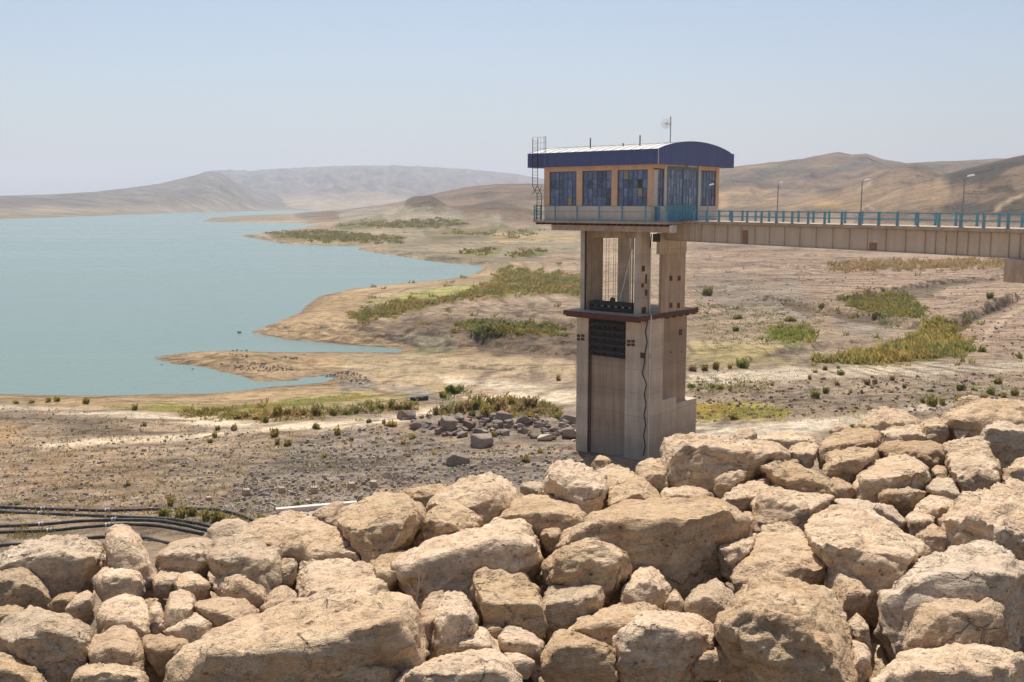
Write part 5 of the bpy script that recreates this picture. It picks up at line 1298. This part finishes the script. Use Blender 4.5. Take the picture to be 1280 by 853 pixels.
# the riprap goes on past both sides of the view
rx = random.Random(33); out_ = []
for tries in range(6000):
    x, y = rx.uniform(-17, 22), rx.uniform(2.2, 22)
    if y > 11.6 + .5*x or y < 3.4 + .5*max(x, -3.0) - 1.2: continue
    sz = rx.uniform(.42, .85); m_ = sz * 1.5
    a_, _ = proj(x - m_*(1 if x > 0 else -1), y, BENCH)
    if -15 < a_ < 1295: continue
    if any((x-p)**2 + (y-q_)**2 < (.60*(sz+w_))**2 for p, q_, w_ in out_): continue
    out_.append((x, y, sz))
    o = link('boulder', RUB[rx.randrange(7)], None, (x, y, BENCH - .72 + .22*sz))
    o.scale = (sz*rx.uniform(1.0, 1.4), sz, sz*rx.uniform(.7, .95)); o.rotation_euler = (rx.uniform(-.35,.35), rx.uniform(-.35,.35), rx.uniform(0, 6.28))
    tag(o, ('large' if sz > .63 else 'medium') + ' riprap boulder further along the dam to the ' + ('right' if x > 0 else 'left') + (', near its lip' if y > 8.6 + .5*x else ', away from its lip'), 'boulder', 'riprap boulders further along the dam')
    if len(out_) > 150: break
# ------------------------------------------------------------------ dark rubble mound, lone rock, stones
def rock_mesh(seed, mt, n=12, flat=.9):
    rnd = random.Random(seed); bm = bmesh.new()
    for i in range(n):
        d = Vector((rnd.gauss(0,1), rnd.gauss(0,1), rnd.gauss(0,1))).normalized(); d *= rnd.uniform(.75, 1.1); d.z *= flat; bm.verts.new(d)
    r = bmesh.ops.convex_hull(bm, input=bm.verts)
    lo = [v for v in bm.verts if not v.link_faces]
    if lo: bmesh.ops.delete(bm, geom=lo, context='VERTS')
    bmesh.ops.bevel(bm, geom=list(bm.edges), offset=.035, segments=1, affect='EDGES')
    me = bpy.data.meshes.new('rock'); bm.to_mesh(me); bm.free(); me.materials.append(mt); return me
def dull_stone(name, a, b, c):
    m = mat(name, a, .92, .15); t = NT(m); p = t.pos(); oi = t.new('ShaderNodeObjectInfo')
    n = t.noise(p, 2.5, 5, .65); n2 = t.noise(p, 9, 4, .65)
    col = t.mix(t.ramp(n, [(.38, 0.0), (.62, 1.0)]), a, b); col = t.mix(t.math('MULTIPLY', t.ramp(n2, [(.55, 0.0), (.7, 1.0)]), .6), col, c)
    col = t.mix(1.0, col, t.ramp(oi.outputs['Random'], [(0, .7), (1, 1.3)]), 'MULTIPLY')
    t.out(col, t.bump(n2, .7, .06)); return m
m_dkstone = dull_stone('grey brown stone', (.215, .17, .14), (.30, .245, .205), (.13, .10, .08))
m_rdstone = dull_stone('reddish stone', (.20, .115, .095), (.27, .19, .16), (.11, .07, .06))
m_palestone = dull_stone('pale stone', (.40, .34, .28), (.48, .42, .35), (.24, .19, .15))
MOUND = [rock_mesh(300+i, m_rdstone if i == 2 else m_palestone if i == 5 else m_dkstone) for i in range(8)]
big = [(508,524,26,'flat dark rock at the left tip of the rubble mound',0), (522,534,18,'dark rock just behind the left tip of the rubble mound',1), (558,537,30,'large tilted grey slab rock in the left half of the rubble mound',3),
       (586,534,20,'reddish brown rock in the middle of the rubble mound',2), (599,538,18,'pale rock beside the reddish one in the rubble mound',5), (626,529,28,'broad dark rock on top of the middle of the rubble mound',4),
       (656,528,20,'grey rock right of the broad top rock of the rubble mound',6), (579,546,16,'dark rock at the front foot of the rubble mound',7), (601,557,34,'low flat dark rock in front of the rubble mound',0),
       (694,540,18,'grey rock near the tower on the rubble mound',1), (711,530,26,'long grey rock leaning beside the tower pier',3), (712,546,26,'blocky grey rock at the right end of the rubble mound by the tower',6), (681,549,26,'rounded pale topped rock at the right front of the mound',5),
       (576,526,14,'small dark rock on the crest of the rubble mound',7), (674,535,14,'small grey rock in the right half of the mound',4)]
rnd = random.Random(5); spots = []
for px, py, w, lab, k in big: spots.append((px, py, w, lab, k))
MP = [(500,524),(520,516),(545,521),(575,522),(640,520),(690,522),(722,528),(722,552),(690,553),(640,545),(600,546),(560,548),(535,545),(505,532)]
while len(spots) < 150:
    px, py = rnd.uniform(498, 724), rnd.uniform(515, 556)
    if inside(px, py, MP): spots.append((px, py, rnd.uniform(5, 14), None, rnd.randrange(8)))
gp = grounds([(a, b) for a, b, *_ in spots])
for (px, py, w, lab, k), q in zip(spots, gp):
    q = Vector(q); W = w / FPX * q.y * .62
    o = link('rock', MOUND[k], None, q + Vector((0, 0, W*.25)))
    o.scale = (W, W*rnd.uniform(.7, 1), W*rnd.uniform(.65, .95)); o.rotation_euler = (rnd.uniform(-.3,.3), rnd.uniform(-.3,.3), rnd.uniform(-.5, .5))
    if lab is None:
        lab = ('small ' if w < 8 else 'medium ' if w < 11 else 'larger ') + ('reddish' if k == 2 else 'pale' if k == 5 else 'grey brown') + ' rock in the ' + ('left tip' if px < 545 else 'left half' if px < 600 else 'middle' if px < 645 else 'right half' if px < 690 else 'tower end') + ' of the mound' + (', towards its back' if py < 528 else ', towards its front' if py > 540 else '')
    tag(o, lab, 'rock', 'rocks of the rubble mound')
q = ground_at(572, 580)
o = link('rock', hull_stone([Vector(v) for v in ((-1.45,-.4,0),(-1.2,-.7,.9),(-.5,-.9,1.45),(.2,-.8,.85),(1.5,-.5,.75),(1.4,.5,.9),(-.4,.5,1.65),(-1.2,.5,1.1),(-1.4,.5,-.2),(1.4,.5,-.2),(1.3,-.7,-.1),(-.6,-1.0,-.2))], .10, 77, 3, .7), None, q)
o.data.materials.clear(); o.data.materials.append(m_dkstone); o.data.name = 'rock'; o.scale = (.82, .82, .78)
tag(o, 'single dark angular rock lying alone on the gravel in front of the rubble mound', 'rock')

def scatter_mesh(name, mt, pts, maker):
    V = []; F = []
    for q in pts:
        if q[2] > .06 or 'shore_st' in name: maker(V, F, q)
    me = bpy.data.meshes.new(name); me.from_pydata(V, [], F); me.materials.append(mt)
    return tag(link(name, me), kind='stuff')
def sample(polys, n, seed, edge=0):
    r_ = random.Random(seed); out = []
    ar = []
    for P in polys:
        xs = [min(a for a, b in P)-edge, max(a for a, b in P)+edge]; ys = [min(b for a, b in P)-edge, max(b for a, b in P)+edge]
        A = abs(sum(P[i][0]*P[(i+1)%len(P)][1] - P[(i+1)%len(P)][0]*P[i][1] for i in range(len(P))))/2; ar.append((A, P, min(xs), max(xs), min(ys), max(ys)))
    tot = sum(a[0] for a in ar)
    for A, P, x0, x1, y0, y1 in ar:
        k = 0; need = int(n*A/tot) + 1
        while k < need:
            a, b = r_.uniform(x0, x1), r_.uniform(y0, y1)
            if edge:
                k += 1; e = float(poly_soft(np.array([a]), np.array([b]), P, edge)[0])
                c_ = float(perlin(np.array([a/9.]), np.array([b/4.]))[0]) + .6*float(perlin(np.array([a/3.5]), np.array([b/1.7]))[0])
                if e + .75*c_ > .62 + .3*r_.random() - .1: out.append((a, b))
            elif inside(a, b, P): out.append((a, b)); k += 1
    return out
rs = random.Random(9)
def stone_maker(lo, hi):
    def mk(V, F, q):
        s = lo + (hi-lo)*rs.random()**3; o = len(V); a = rs.uniform(0, 6.28)
        ca, sa = math.cos(a)*s, math.sin(a)*s; h = s*rs.uniform(.5, .95); j = [rs.uniform(.7, 1.3) for _ in range(4)]
        for c, d, k in ((ca, sa, 0), (-sa*.8, ca*.8, 1), (-ca, -sa, 2), (sa*.8, -ca*.8, 3)): V.append((q[0]+c*j[k], q[1]+d*j[k], q[2]-s*.1))
        tx, ty = rs.uniform(-.3,.3)*s, rs.uniform(-.3,.3)*s
        for c, d, k in ((ca, sa, 0), (-sa*.8, ca*.8, 1), (-ca, -sa, 2), (sa*.8, -ca*.8, 3)): V.append((q[0]+c*j[k]*.55+tx, q[1]+d*j[k]*.55+ty, q[2]+h*rs.uniform(.8, 1.1)))
        F += [(o+4,o+5,o+6,o+7)] + [(o+i, o+(i+1)%4, o+4+(i+1)%4, o+4+i) for i in range(4)]
    return mk
GR = [(255,640),(330,580),(390,545),(480,532),(560,556),(722,560),(722,608),(520,612),(440,650)]
scatter_mesh('gravel_stones', m_dkstone, grounds(sample([GR], 3000, 1)), stone_maker(.05, .34))
scatter_mesh('gravel_stones', m_palestone, grounds(sample([GR, [(0,560),(330,540),(330,640),(0,660)]], 1800, 2)), stone_maker(.04, .26))
scatter_mesh('field_stones', m_dkstone, grounds(sample([[(0,512),(330,540),(330,600),(250,640),(0,640)]], 1200, 3)), stone_maker(.05, .28))
scatter_mesh('field_stones', m_rdstone, grounds(sample([[(862,480),(1290,465),(1290,530),(1100,515),(862,530)], [(860,320),(1290,330),(1290,460),(1150,400),(860,400)]], 2600, 4)), stone_maker(.08, .42))
scatter_mesh('shore_stones', m_dkstone, grounds(sample([[(275,456),(300,451),(335,455),(365,459),(366,464),(330,465),(300,463)], [(285,442),(312,444),(312,447),(288,446)], [(340,447),(372,446),(374,450),(342,450)], [(395,470),(440,464),(468,478),(450,482),(425,474)]], 700, 6)), stone_maker(.06, .3))

# ------------------------------------------------------------------ shrubs
def leaf_mat(name, a, b):
    m = mat(name, a, .8, .2); t = NT(m); p = t.pos(); oi = t.new('ShaderNodeObjectInfo')
    n = t.noise(p, 1.6, 4, .65); n2 = t.noise(p, .09, 3, .6)
    c = t.mix(t.ramp(n, [(.38, 0.0), (.64, 1.0)]), a, b)
    c = t.mix(t.ramp(n2, [(.4, 0.0), (.62, 1.0)]), c, tuple(.5*(x+y)*k for x, y, k in zip(a, b, (1.45, 1.05, .9))))
    c = t.mix(1.0, c, t.ramp(oi.outputs['Random'], [(0, .75), (1, 1.3)]), 'MULTIPLY')
    df = t.new('ShaderNodeBsdfDiffuse'); tr = t.new('ShaderNodeBsdfTranslucent'); mx = t.new('ShaderNodeMixShader'); mx.inputs[0].default_value = .55
    t.link(c, df.inputs[0]); t.link(c, tr.inputs[0]); t.link(df.outputs[0], mx.inputs[1]); t.link(tr.outputs[0], mx.inputs[2])
    t.link(mx.outputs[0], t.n['Material Output'].inputs['Surface']); return m
m_olive = leaf_mat('olive foliage', (.20, .205, .065), (.34, .335, .12))
m_green = leaf_mat('green foliage', (.15, .20, .05), (.30, .34, .10))
m_dry = leaf_mat('dry reddish foliage', (.27, .22, .105), (.41, .345, .18))
m_yel = leaf_mat('yellow green foliage', (.30, .285, .095), (.44, .41, .16))
def shrub_mesh(name, mt, seed, n, wide, up):
    r_ = random.Random(seed); V = []; F = []
    for k in range(n):
        a = r_.uniform(0, 6.283); rad = wide * r_.random()**.6 * (.6 + .4*math.sin(a*2+seed) + .25*math.sin(a*3+seed*2)); rad = max(.05, rad); lean = r_.uniform(.1, .55)
        bx, by = rad*.55*math.cos(a), rad*.55*math.sin(a)
        h = up * r_.uniform(.3, 1.0) * (1 - .45*(rad/wide)**2) * (1 + .25*math.sin(a*2+1+seed)); tx, ty = bx + math.cos(a)*lean*h*.6 + r_.uniform(-.1,.1), by + math.sin(a)*lean*h*.6 + r_.uniform(-.1,.1)
        for q in range(3):
            z0 = h * (.12 + .3*q) * r_.uniform(.7, 1.1); f = z0/h
            cx, cy = bx + (tx-bx)*f, by + (ty-by)*f; s = .13*r_.uniform(.6, 1.35); b = r_.uniform(0, 6.283); e = r_.uniform(-.6, .9)
            dx, dy = math.cos(b)*s, math.sin(b)*s; o = len(V)
            V += [(cx-dx*.5, cy-dy*.5, z0), (cx+dx*.5, cy+dy*.5, z0), (cx+dx*.4-dy*e, cy+dy*.4+dx*e, z0+s*1.5), (cx-dx*.4-dy*e, cy-dy*.4+dx*e, z0+s*1.3)]
            F.append((o, o+1, o+2, o+3))
    me = bpy.data.meshes.new(name); me.from_pydata(V, [], F); me.materials.append(mt); return me
m_stem = mat('woody stem', (.14, .09, .055), .9)
def stems_mesh(seed, up):
    r_ = random.Random(seed); m = MB()
    for k in range(7):
        a = r_.uniform(0, 6.283); h = up*r_.uniform(.5, .85)
        m.tube([(.1*math.cos(a), .1*math.sin(a), -.1), (.3*math.cos(a)*h, .3*math.sin(a)*h, h)], [.03, .012], 4, False)
    me = m.mesh('stems', m_stem); return me
SH = {}
for key, mt, wide, up in (('o', m_olive, .85, 1.25), ('g', m_green, .95, .95), ('d', m_dry, .85, 1.15), ('y', m_yel, .9, .7)):
    SH[key] = [(shrub_mesh('foliage', mt, 400+i+ord(key), 150, wide, up), stems_mesh(400+i, up)) for i in range(3)]
def where(px, py):
    if px > 850:
        if py < 420: return 'on the slope behind the bridge'
        if py < 466: return 'along the dry stream bed'
        if py > 500: return 'by the gravel road at right'
        return 'on the stony flat at right'
    if py > 618: return 'among the black pipes at the left'
    if 545 < px < 670 and py < 524: return 'in the thicket behind the mound'
    if px > 540 and py < 505: return 'by the track behind the mound'
    if py < 520: return 'in the row along the near lake shore'
    if px > 500: return 'on gravel between mound and riprap'
    return 'on dry ground left of the mound' if px > 380 else 'on the bare ground at the left'
SHRUBS = [(251,519,14,'g'),(347,520,20,'o'),(332,528,12,'o'),(360,519,14,'o'),(395,519,18,'o'),(417,519,16,'o'),(297,524,14,'y'),(465,514,14,'o'),(475,513,16,'o'),(490,512,16,'o'),(510,512,14,'o'),(372,520,12,'y'),(435,518,14,'o'),(446,517,12,'o'),(320,524,16,'y'),(308,522,12,'o'),(380,519,10,'o'),(500,513,14,'o'),
 (272,538,10,'d'),(292,538,12,'d'),(396,536,14,'y'),(461,529,10,'o'),(491,533,18,'y'),(480,530,10,'o'),(422,544,12,'o'),(439,551,9,'g'),(515,548,16,'y'),(504,555,12,'y'),(405,572,14,'y'),(509,569,7,'y'),(543,568,10,'y'),(698,524,14,'g'),(565,492,22,'g'),(553,497,16,'g'),(575,489,12,'g'),(675,566,12,'y'),(658,578,16,'y'),(645,582,10,'y'),(634,604,12,'y'),(698,476,10,'o'),(616,545,14,'y'),
 (557,516,18,'d'),(574,517,18,'d'),(596,512,24,'o'),(613,510,22,'o'),(625,515,24,'d'),(640,506,20,'o'),(664,511,22,'d'),(650,516,24,'d'),(661,523,20,'y'),(605,520,20,'o'),(585,514,18,'d'),(632,521,20,'d'),(545,519,14,'d'),(672,518,14,'d'),(590,521,14,'o'),
 (22,631,10,'g'),(108,505,13,'o'),(169,513,10,'o'),(269,547,12,'o'),(263,554,9,'o'),(293,538,11,'d'),(344,546,16,'o'),(360,558,14,'o'),(347,556,12,'o'),(181,533,8,'o'),(160,607,12,'y'),(213,633,18,'o'),(225,648,22,'o'),(205,645,20,'o'),(272,653,24,'o'),(258,650,18,'o'),(290,658,18,'d'),(240,645,18,'o'),(327,648,14,'y'),(371,634,14,'y'),(252,519,10,'g'),(394,536,10,'o'),(60,503,10,'g'),(72,502,12,'g'),(40,504,10,'y'),(20,505,12,'y'),
 (866,464,14,'d'),(881,463,16,'g'),(895,462,14,'o'),(928,460,20,'g'),(912,461,10,'o'),(1019,466,8,'g'),(1031,463,8,'g'),(1048,461,7,'g'),(965,482,8,'g'),(900,487,12,'g'),(912,488,12,'g'),(890,485,10,'g'),(864,485,12,'g'),(873,489,8,'g'),(1012,474,10,'y'),(1051,469,12,'g'),(1084,481,12,'d'),(1094,480,10,'d'),(1115,476,9,'o'),(1130,485,9,'o'),(1077,492,8,'d'),(1063,491,8,'d'),(1046,482,8,'d'),(1019,498,14,'o'),(1032,492,12,'o'),(1165,490,7,'g'),(1201,488,16,'o'),(1218,488,14,'y'),(1239,493,14,'o'),(1247,480,12,'o'),(1268,495,12,'o'),(1165,508,18,'o'),(1199,505,18,'o'),(1211,500,14,'d'),(1153,504,10,'o'),(917,524,18,'y'),(1087,512,10,'y'),(1067,515,10,'y'),(988,402,18,'y'),(919,414,12,'g'),(922,399,14,'y'),(885,370,18,'o'),(1227,440,14,'g'),(1237,373,12,'o'),(1275,448,12,'g'),(1027,386,12,'o'),(1067,534,12,'y'),(1050,537,12,'y'),(1178,506,12,'o'),(1230,500,12,'o'),(1255,497,12,'o')]
ORD = ['first', 'second', 'third', 'fourth', 'fifth', 'sixth', 'seventh', 'eighth', 'ninth', 'tenth', 'eleventh']
NAMES = {'o': 'olive shrub', 'g': 'green bush', 'd': 'reddish dry shrub', 'y': 'yellowish low shrub'}
rnd = random.Random(8)
gp = grounds([(a, b) for a, b, *_ in SHRUBS])
for (px, py, w, key), q in zip(SHRUBS, gp):
    q = Vector(q); W = w / FPX * q.y / 1.45
    fol, stm = SH[key][rnd.randrange(3)]
    same = [k for k in SHRUBS if k[3] == key and where(k[0], k[1]) == where(px, py)]
    lab = NAMES[key] + ' ' + where(px, py)
    if len(same) > 1:
        same.sort(); i = [k[:2] for k in same].index((px, py)); h = len(same) // 2
        if i < h or h == 0: lab = ('leftmost' if i == 0 else ORD[i] + ' from the left') + ' of the ' + NAMES[key] + 's ' + where(px, py)
        else: i = len(same)-1-i; lab = ('rightmost' if i == 0 else ORD[i] + ' from the right') + ' of the ' + NAMES[key] + 's ' + where(px, py)
    th = thing('shrub', lab, 'shrub', q, rnd.uniform(0, 6.28), 'shrubs ' + where(px, py))
    th.scale = (W*rnd.uniform(.85, 1.35), W*rnd.uniform(.8, 1.2), W*rnd.uniform(.75, 1.15))
    link('foliage', fol, th); link('stems', stm, th)

# ground cover nobody could count
def tuft_maker(h0, h1, n, w):
    def mk(V, F, q):
        h = rs.uniform(h0, h1); d = max(1.0, q[1]/160.)
        for k in range(n):
            a = rs.uniform(0, 6.283); s = w*rs.uniform(.6, 1.3)*d; bx, by = q[0]+rs.uniform(-.5,.5)*d, q[1]+rs.uniform(-.5,.5)*d
            l = rs.uniform(-.65, .65)*h; o = len(V); hh = h*rs.uniform(.5, 1.1); c, e = math.cos(a)*s, math.sin(a)*s
            V += [(bx-c, by-e, q[2]-.05), (bx+c, by+e, q[2]-.05), (bx+c*.5+l, by+e*.5, q[2]+hh*.65), (bx+l*1.2, by+l*.4, q[2]+hh)]
            F.append((o, o+1, o+2, o+3))
    return mk
P_REED = [(436,394),(480,381),(560,372),(615,352),(635,334),(728,346),(728,368),(640,367),(560,377),(500,392),(450,404)]
P_MID = [(560,405),(600,402),(705,410),(705,420),(600,418)]
P_R1 = [(1015,453),(1100,438),(1150,416),(1170,398),(1190,405),(1202,430),(1218,440),(1120,455)]
P_R2 = [(1050,372),(1130,366),(1156,388),(1152,398),(1100,394),(1060,384)]
P_R3 = [(1035,330),(1100,326),(1190,326),(1255,324),(1255,336),(1120,338),(1040,341)]
P_GP = [(955,412),(1015,410),(1025,426),(985,430),(955,422)]
scatter_mesh('reed_scrub', m_olive, grounds(sample([P_REED], 6500, 11, 5)), tuft_maker(.45, 1.45, 7, .17))
scatter_mesh('reed_scrub', m_dry, grounds(sample([P_REED], 2000, 12, 6)), tuft_maker(.4, 1.3, 7, .16))
scatter_mesh('low_scrub', m_olive, grounds(sample([P_MID, P_R2], 3400, 13, 5)), tuft_maker(.4, 1.2, 7, .16))
scatter_mesh('thicket', m_olive, grounds(sample([P_R1], 4200, 14, 6)), tuft_maker(.45, 1.6, 7, .17))
scatter_mesh('thicket', m_green, grounds(sample([P_R1, P_GP, [(1095,388),(1150,384),(1156,398),(1110,400)]], 2200, 15, 7)), tuft_maker(.4, 1.3, 7, .17))
scatter_mesh('dry_reeds', m_dry, grounds(sample([P_R3], 2200, 16, 4)), tuft_maker(.8, 1.9, 5, .12))
scatter_mesh('far_scrub', m_olive, grounds(sample([[(330,291),(400,288),(505,297),(500,303),(400,302)], [(420,282),(470,276),(560,274),(590,282),(500,286)], [(575,317),(610,311),(622,313),(610,321)], [(636,317),(680,313),(680,319),(640,323)], [(550,292),(690,288),(640,297)]], 3600, 17, 3)), tuft_maker(.8, 2.2, 5, .2))
P_ROW = [(225,515),(300,513),(400,511),(470,506),(520,503),(528,512),(470,518),(400,522),(340,528),(270,524),(225,522)]
P_THK = [(540,512),(560,505),(590,499),(640,497),(690,506),(705,514),(690,522),(640,522),(590,520),(545,520)]
scatter_mesh('shore_scrub', m_olive, grounds(sample([P_ROW, P_THK], 1500, 31, 4)), tuft_maker(.15, .9, 6, .12))
scatter_mesh('shore_scrub', m_dry, grounds(sample([P_THK, P_ROW], 1100, 32, 4)), tuft_maker(.15, .7, 6, .10))
scatter_mesh('shore_scrub', m_yel, grounds(sample([P_ROW], 600, 33, 4)), tuft_maker(.1, .45, 5, .10))
scatter_mesh('pipe_weeds', m_olive, grounds(sample([[(180,640),(300,641),(320,652),(280,662),(230,655),(190,650)], [(0,664),(60,662),(60,672),(0,676)]], 500, 34, 4)), tuft_maker(.1, .5, 5, .06))
scatter_mesh('ground_weeds', m_dry, grounds(sample([[(0,505),(330,535),(480,530),(560,560),(440,640),(0,650)], [(862,466),(1290,452),(1290,525),(862,530)]], 1500, 18)), tuft_maker(.08, .3, 4, .09))
scatter_mesh('ground_weeds', m_olive, grounds(sample([[(0,505),(330,535),(480,530),(720,560),(440,640),(0,650)], [(862,466),(1290,452),(1290,525),(862,530)], [(862,340),(1290,340),(1290,440),(862,440)]], 1500, 19)), tuft_maker(.08, .36, 4, .10))
scatter_mesh('ground_weeds', m_green, grounds(sample([[(862,474),(960,472),(960,492),(862,494)], [(870,380),(1040,380),(1010,432),(880,430)], [(540,505),(590,480),(600,490),(560,505)], [(230,512),(330,518),(330,528),(240,520)]], 700, 20)), tuft_maker(.15, .55, 5, .09))
scatter_mesh('shore_grass', m_yel, grounds(sample([[(130,509),(300,508),(440,493),(480,495),(330,513)], [(866,506),(985,512),(975,523),(866,525)]], 2200, 21)), tuft_maker(.08, .22, 4, .07))

# ------------------------------------------------------------------ black pipelines at the left
m_pipe = worn('black pipe', (.045, .042, .042), (.15, .13, .11), 1.5, .5, False, .7, .05, .4)
PIPES = [('uppermost black pipe running across the ground at the left, bending down at its right end', [(-60,634),(0,635.5),(53,637.5),(138,640),(207,637.5),(266,637.5),(290,641.5),(305,647),(324,655)], (53,138)),
 ('second black pipe from the top in the bundle at the left', [(-60,639.5),(0,641.5),(53,643.7),(106,645.6),(186,649),(220,651),(255,657),(286,667)], (53,)),
 ('third black pipe from the top, rising towards the middle of the bundle', [(-60,660.5),(0,659.5),(56,657),(93,653),(141,651.2),(200,652),(240,659.5),(266,666)], (56,141)),
 ('fourth black pipe from the top, curving above the tall pointed boulder', [(-60,668),(0,666.7),(64,665),(101,660.6),(159,656.4),(199,658.4),(226,663.5),(254,669)], (64,140)),
 ('lowest dark pipe of the bundle, partly hidden by the left boulders', [(-60,690),(0,684),(60,677),(133,672.5),(180,674),(212,680),(240,690)], ())]
for lab, pts, cps in PIPES:
    P = np.array(pts, float); xs_ = np.linspace(P[0,0], P[-1,0], 44)
    # smooth the plotted course
    ys_ = np.interp(xs_, P[:,0], P[:,1])
    for _ in range(3): ys_[1:-1] = (ys_[:-2] + 2*ys_[1:-1] + ys_[2:]) / 4
    W3 = grounds(list(zip(xs_, ys_)))
    for _ in range(2): W3[1:-1,2] = (W3[:-2,2] + W3[1:-1,2] + W3[2:,2]) / 3
    W3[:,2] += .12
    th = thing('pipeline', lab, 'pipe', W3[0], 0, 'black pipes at the left')
    L3 = [Vector(w) - Vector(W3[0]) for w in W3]
    MB().tube(L3, .125, 8).build('pipe', m_pipe, th, smooth=True)
    for cpx in cps:
        k = int(np.argmin(abs(xs_ - cpx))); d = (L3[k+1]-L3[k]).normalized()
        MB().tube([L3[k]-d*.10, L3[k]+d*.10], .21, 10).build('coupling', m_galv, th)
        MB().tube([L3[k]-d*.32, L3[k]-d*.2], .165, 8).build('collar', m_plast, th)

# ------------------------------------------------------------------ concrete footings, edging, boat, stones in the water
FT = [(352,616,9,1,'concrete footing with a rebar, third from the left in the row'), (392.6,616,10,1,'concrete footing with tall rebar, above the concrete edging'), (439.5,611,10,0,'squarish dark concrete footing, second from the right end of the row'),
      (467,609,10,0,'rightmost concrete footing of the row on the gravel'), (385,628,7,0,'small broken footing right above the concrete edging'), (261,625,8,0,'low pale footing at the left end of the row'), (308,619,10,1,'concrete footing with upright rebar, second from the left in the row')]
for px, py, w, rb, lab in FT:
    q = ground_at(px, py); s = w/FPX*q.y
    th = thing('concrete_footing', lab, 'footing', q, rnd.uniform(.3, .6), 'concrete footings on the gravel')
    m = MB(); h = s*(.5 if w < 9 else .8)
    m.add([(-s/2,-s/2,-.2),(s/2,-s/2,-.2),(s/2,s/2,-.2),(-s/2,s/2,-.2),(-s*.36,-s*.4,h),(s*.4,-s*.38,h*.92),(s*.38,s*.4,h),(-s*.38,s*.36,h*1.06)],
          [(0,3,2,1),(4,5,6,7),(0,1,5,4),(1,2,6,5),(2,3,7,6),(3,0,4,7)])
    m.build('block', m_conc2, th)
    if rb:
        for dx in (-.1, .06): MB().tube([(dx, 0, h*.8), (dx*1.3, .02, h+s*.75)], .022, 5).build('rebar', m_rust, th)
a, b = ground_at(345, 642), ground_at(446, 633)
z = max(a.z, b.z); L = (b - a).length; rz = math.atan2(b.y-a.y, b.x-a.x)
th = thing('concrete_edging', 'pale straight concrete edging beam behind the boulders left of centre', 'concrete edging', (a.x, a.y, z), rz)
MB().box(0, L, -.25, .25, -.8, .42).build('beam', m_concw, th); MB().box(0, L, -1.6, -.251, -.8, .05).build('apron', m_slab, th)
MB().box(L*.62, L*.9, -1.4, -.5, .051, .12).build('cover_plate', mat('grey blue sheet', (.36, .42, .46), .5), th)
q = ground_at(524, 500.5); th = thing('boat', 'small dark green boat lying aground beside the dry shore track', 'boat', q, R(8))
hull = MB(); st = [(-1.25,.25,.34),(-.8,.42,.38),(0,.5,.40),(.7,.42,.44),(1.25,.04,.58)]
vs_ = []
for x, w, h in st: vs_ += [(x,-w,h),(x,-w*.7,.02),(x,w*.7,.02),(x,w,h),(x,w*.85,h-.02),(x,w*.6,.12),(x,-w*.6,.12),(x,-w*.85,h-.02)]
fs_ = [(0,1,2,3,4,5,6,7), tuple(32+i for i in reversed(range(8)))]
for i in range(4):
    for k in range(8): fs_.append((i*8+k, i*8+(k+1)%8, (i+1)*8+(k+1)%8, (i+1)*8+k))
hull.add(vs_, fs_); hull.build('hull', mat('dark green boat paint', (.035, .06, .055), .5), th)
for x in (-.5, .35): MB().box(x-.1, x+.1, -.36, .36, .25, .29).build('thwart', m_tan, th)
for px, py, w, lab in ((299,415.5,6,'dark rock poking out of the lake off the larger sand spit'), (241,461.2,4,'small dark rock in the shallows beside the narrow sand spit'), (202,455.5,3,'tiny dark rock in the water off the tip of the narrow spit'),
                       (291,438,4,'leftmost dark stone on the far edge of the narrow spit'), (296,437.6,4,'dark stone on the far edge of the narrow spit, second from left'), (302,438,3,'dark stone on the far edge of the narrow spit, third from left'), (308,438,4,'rightmost dark stone on the far edge of the narrow spit'),
                       (380,443,4,'lone dark stone on the upper middle of the narrow spit'), (492,482,4,'dark stone on the grey bank near the lagoon'), (480,480,3,'small dark stone on the grey bank by the lagoon')):
    q = ground_at(px, py+.5); W = w/FPX*q.y*.55
    o = link('rock', MOUND[0], None, q + Vector((0,0,W*.2))); o.scale = (W, W*.8, W*.6); tag(o, lab, 'rock', 'dark stones by the water')
# dead twig in the hollow
q = ray(737, 760) ; D = 8.0
base = on_z(519, 764, BENCH - .1); tw_ = thing('dead_twig', 'bare grey dead twig standing in the dark hollow between boulders', 'twig', base)
m = MB(); m.tube([(0,0,-.3),(.01,0,.05),(.03,.02,.22),(.02,.02,.36)], [.008,.007,.005,.003], 5).tube([(.02,.01,.15),(.07,.02,.28)], [.005,.003], 4).tube([(.02,.01,.1),(-.05,.02,.2)], [.005,.003], 4)
m.build('stem', mat('dead wood', (.42, .36, .30), .9), tw_)
# ------------------------------------------------------------------ haze
hz = MB().box(-24000, 24000, -300, 19000, -6, 600)
hm = bpy.data.materials.new('haze'); hm.use_nodes = True; hm.node_tree.nodes.clear()
ho = hm.node_tree.nodes.new('ShaderNodeOutputMaterial'); hv = hm.node_tree.nodes.new('ShaderNodeVolumePrincipled')
hv.inputs['Color'].default_value = (.73, .79, .90, 1); hv.inputs['Density'].default_value = 1.3e-4; hv.inputs['Anisotropy'].default_value = .4
hm.node_tree.links.new(hv.outputs[0], ho.inputs['Volume'])
tag(hz.build('haze', hm), kind='stuff')
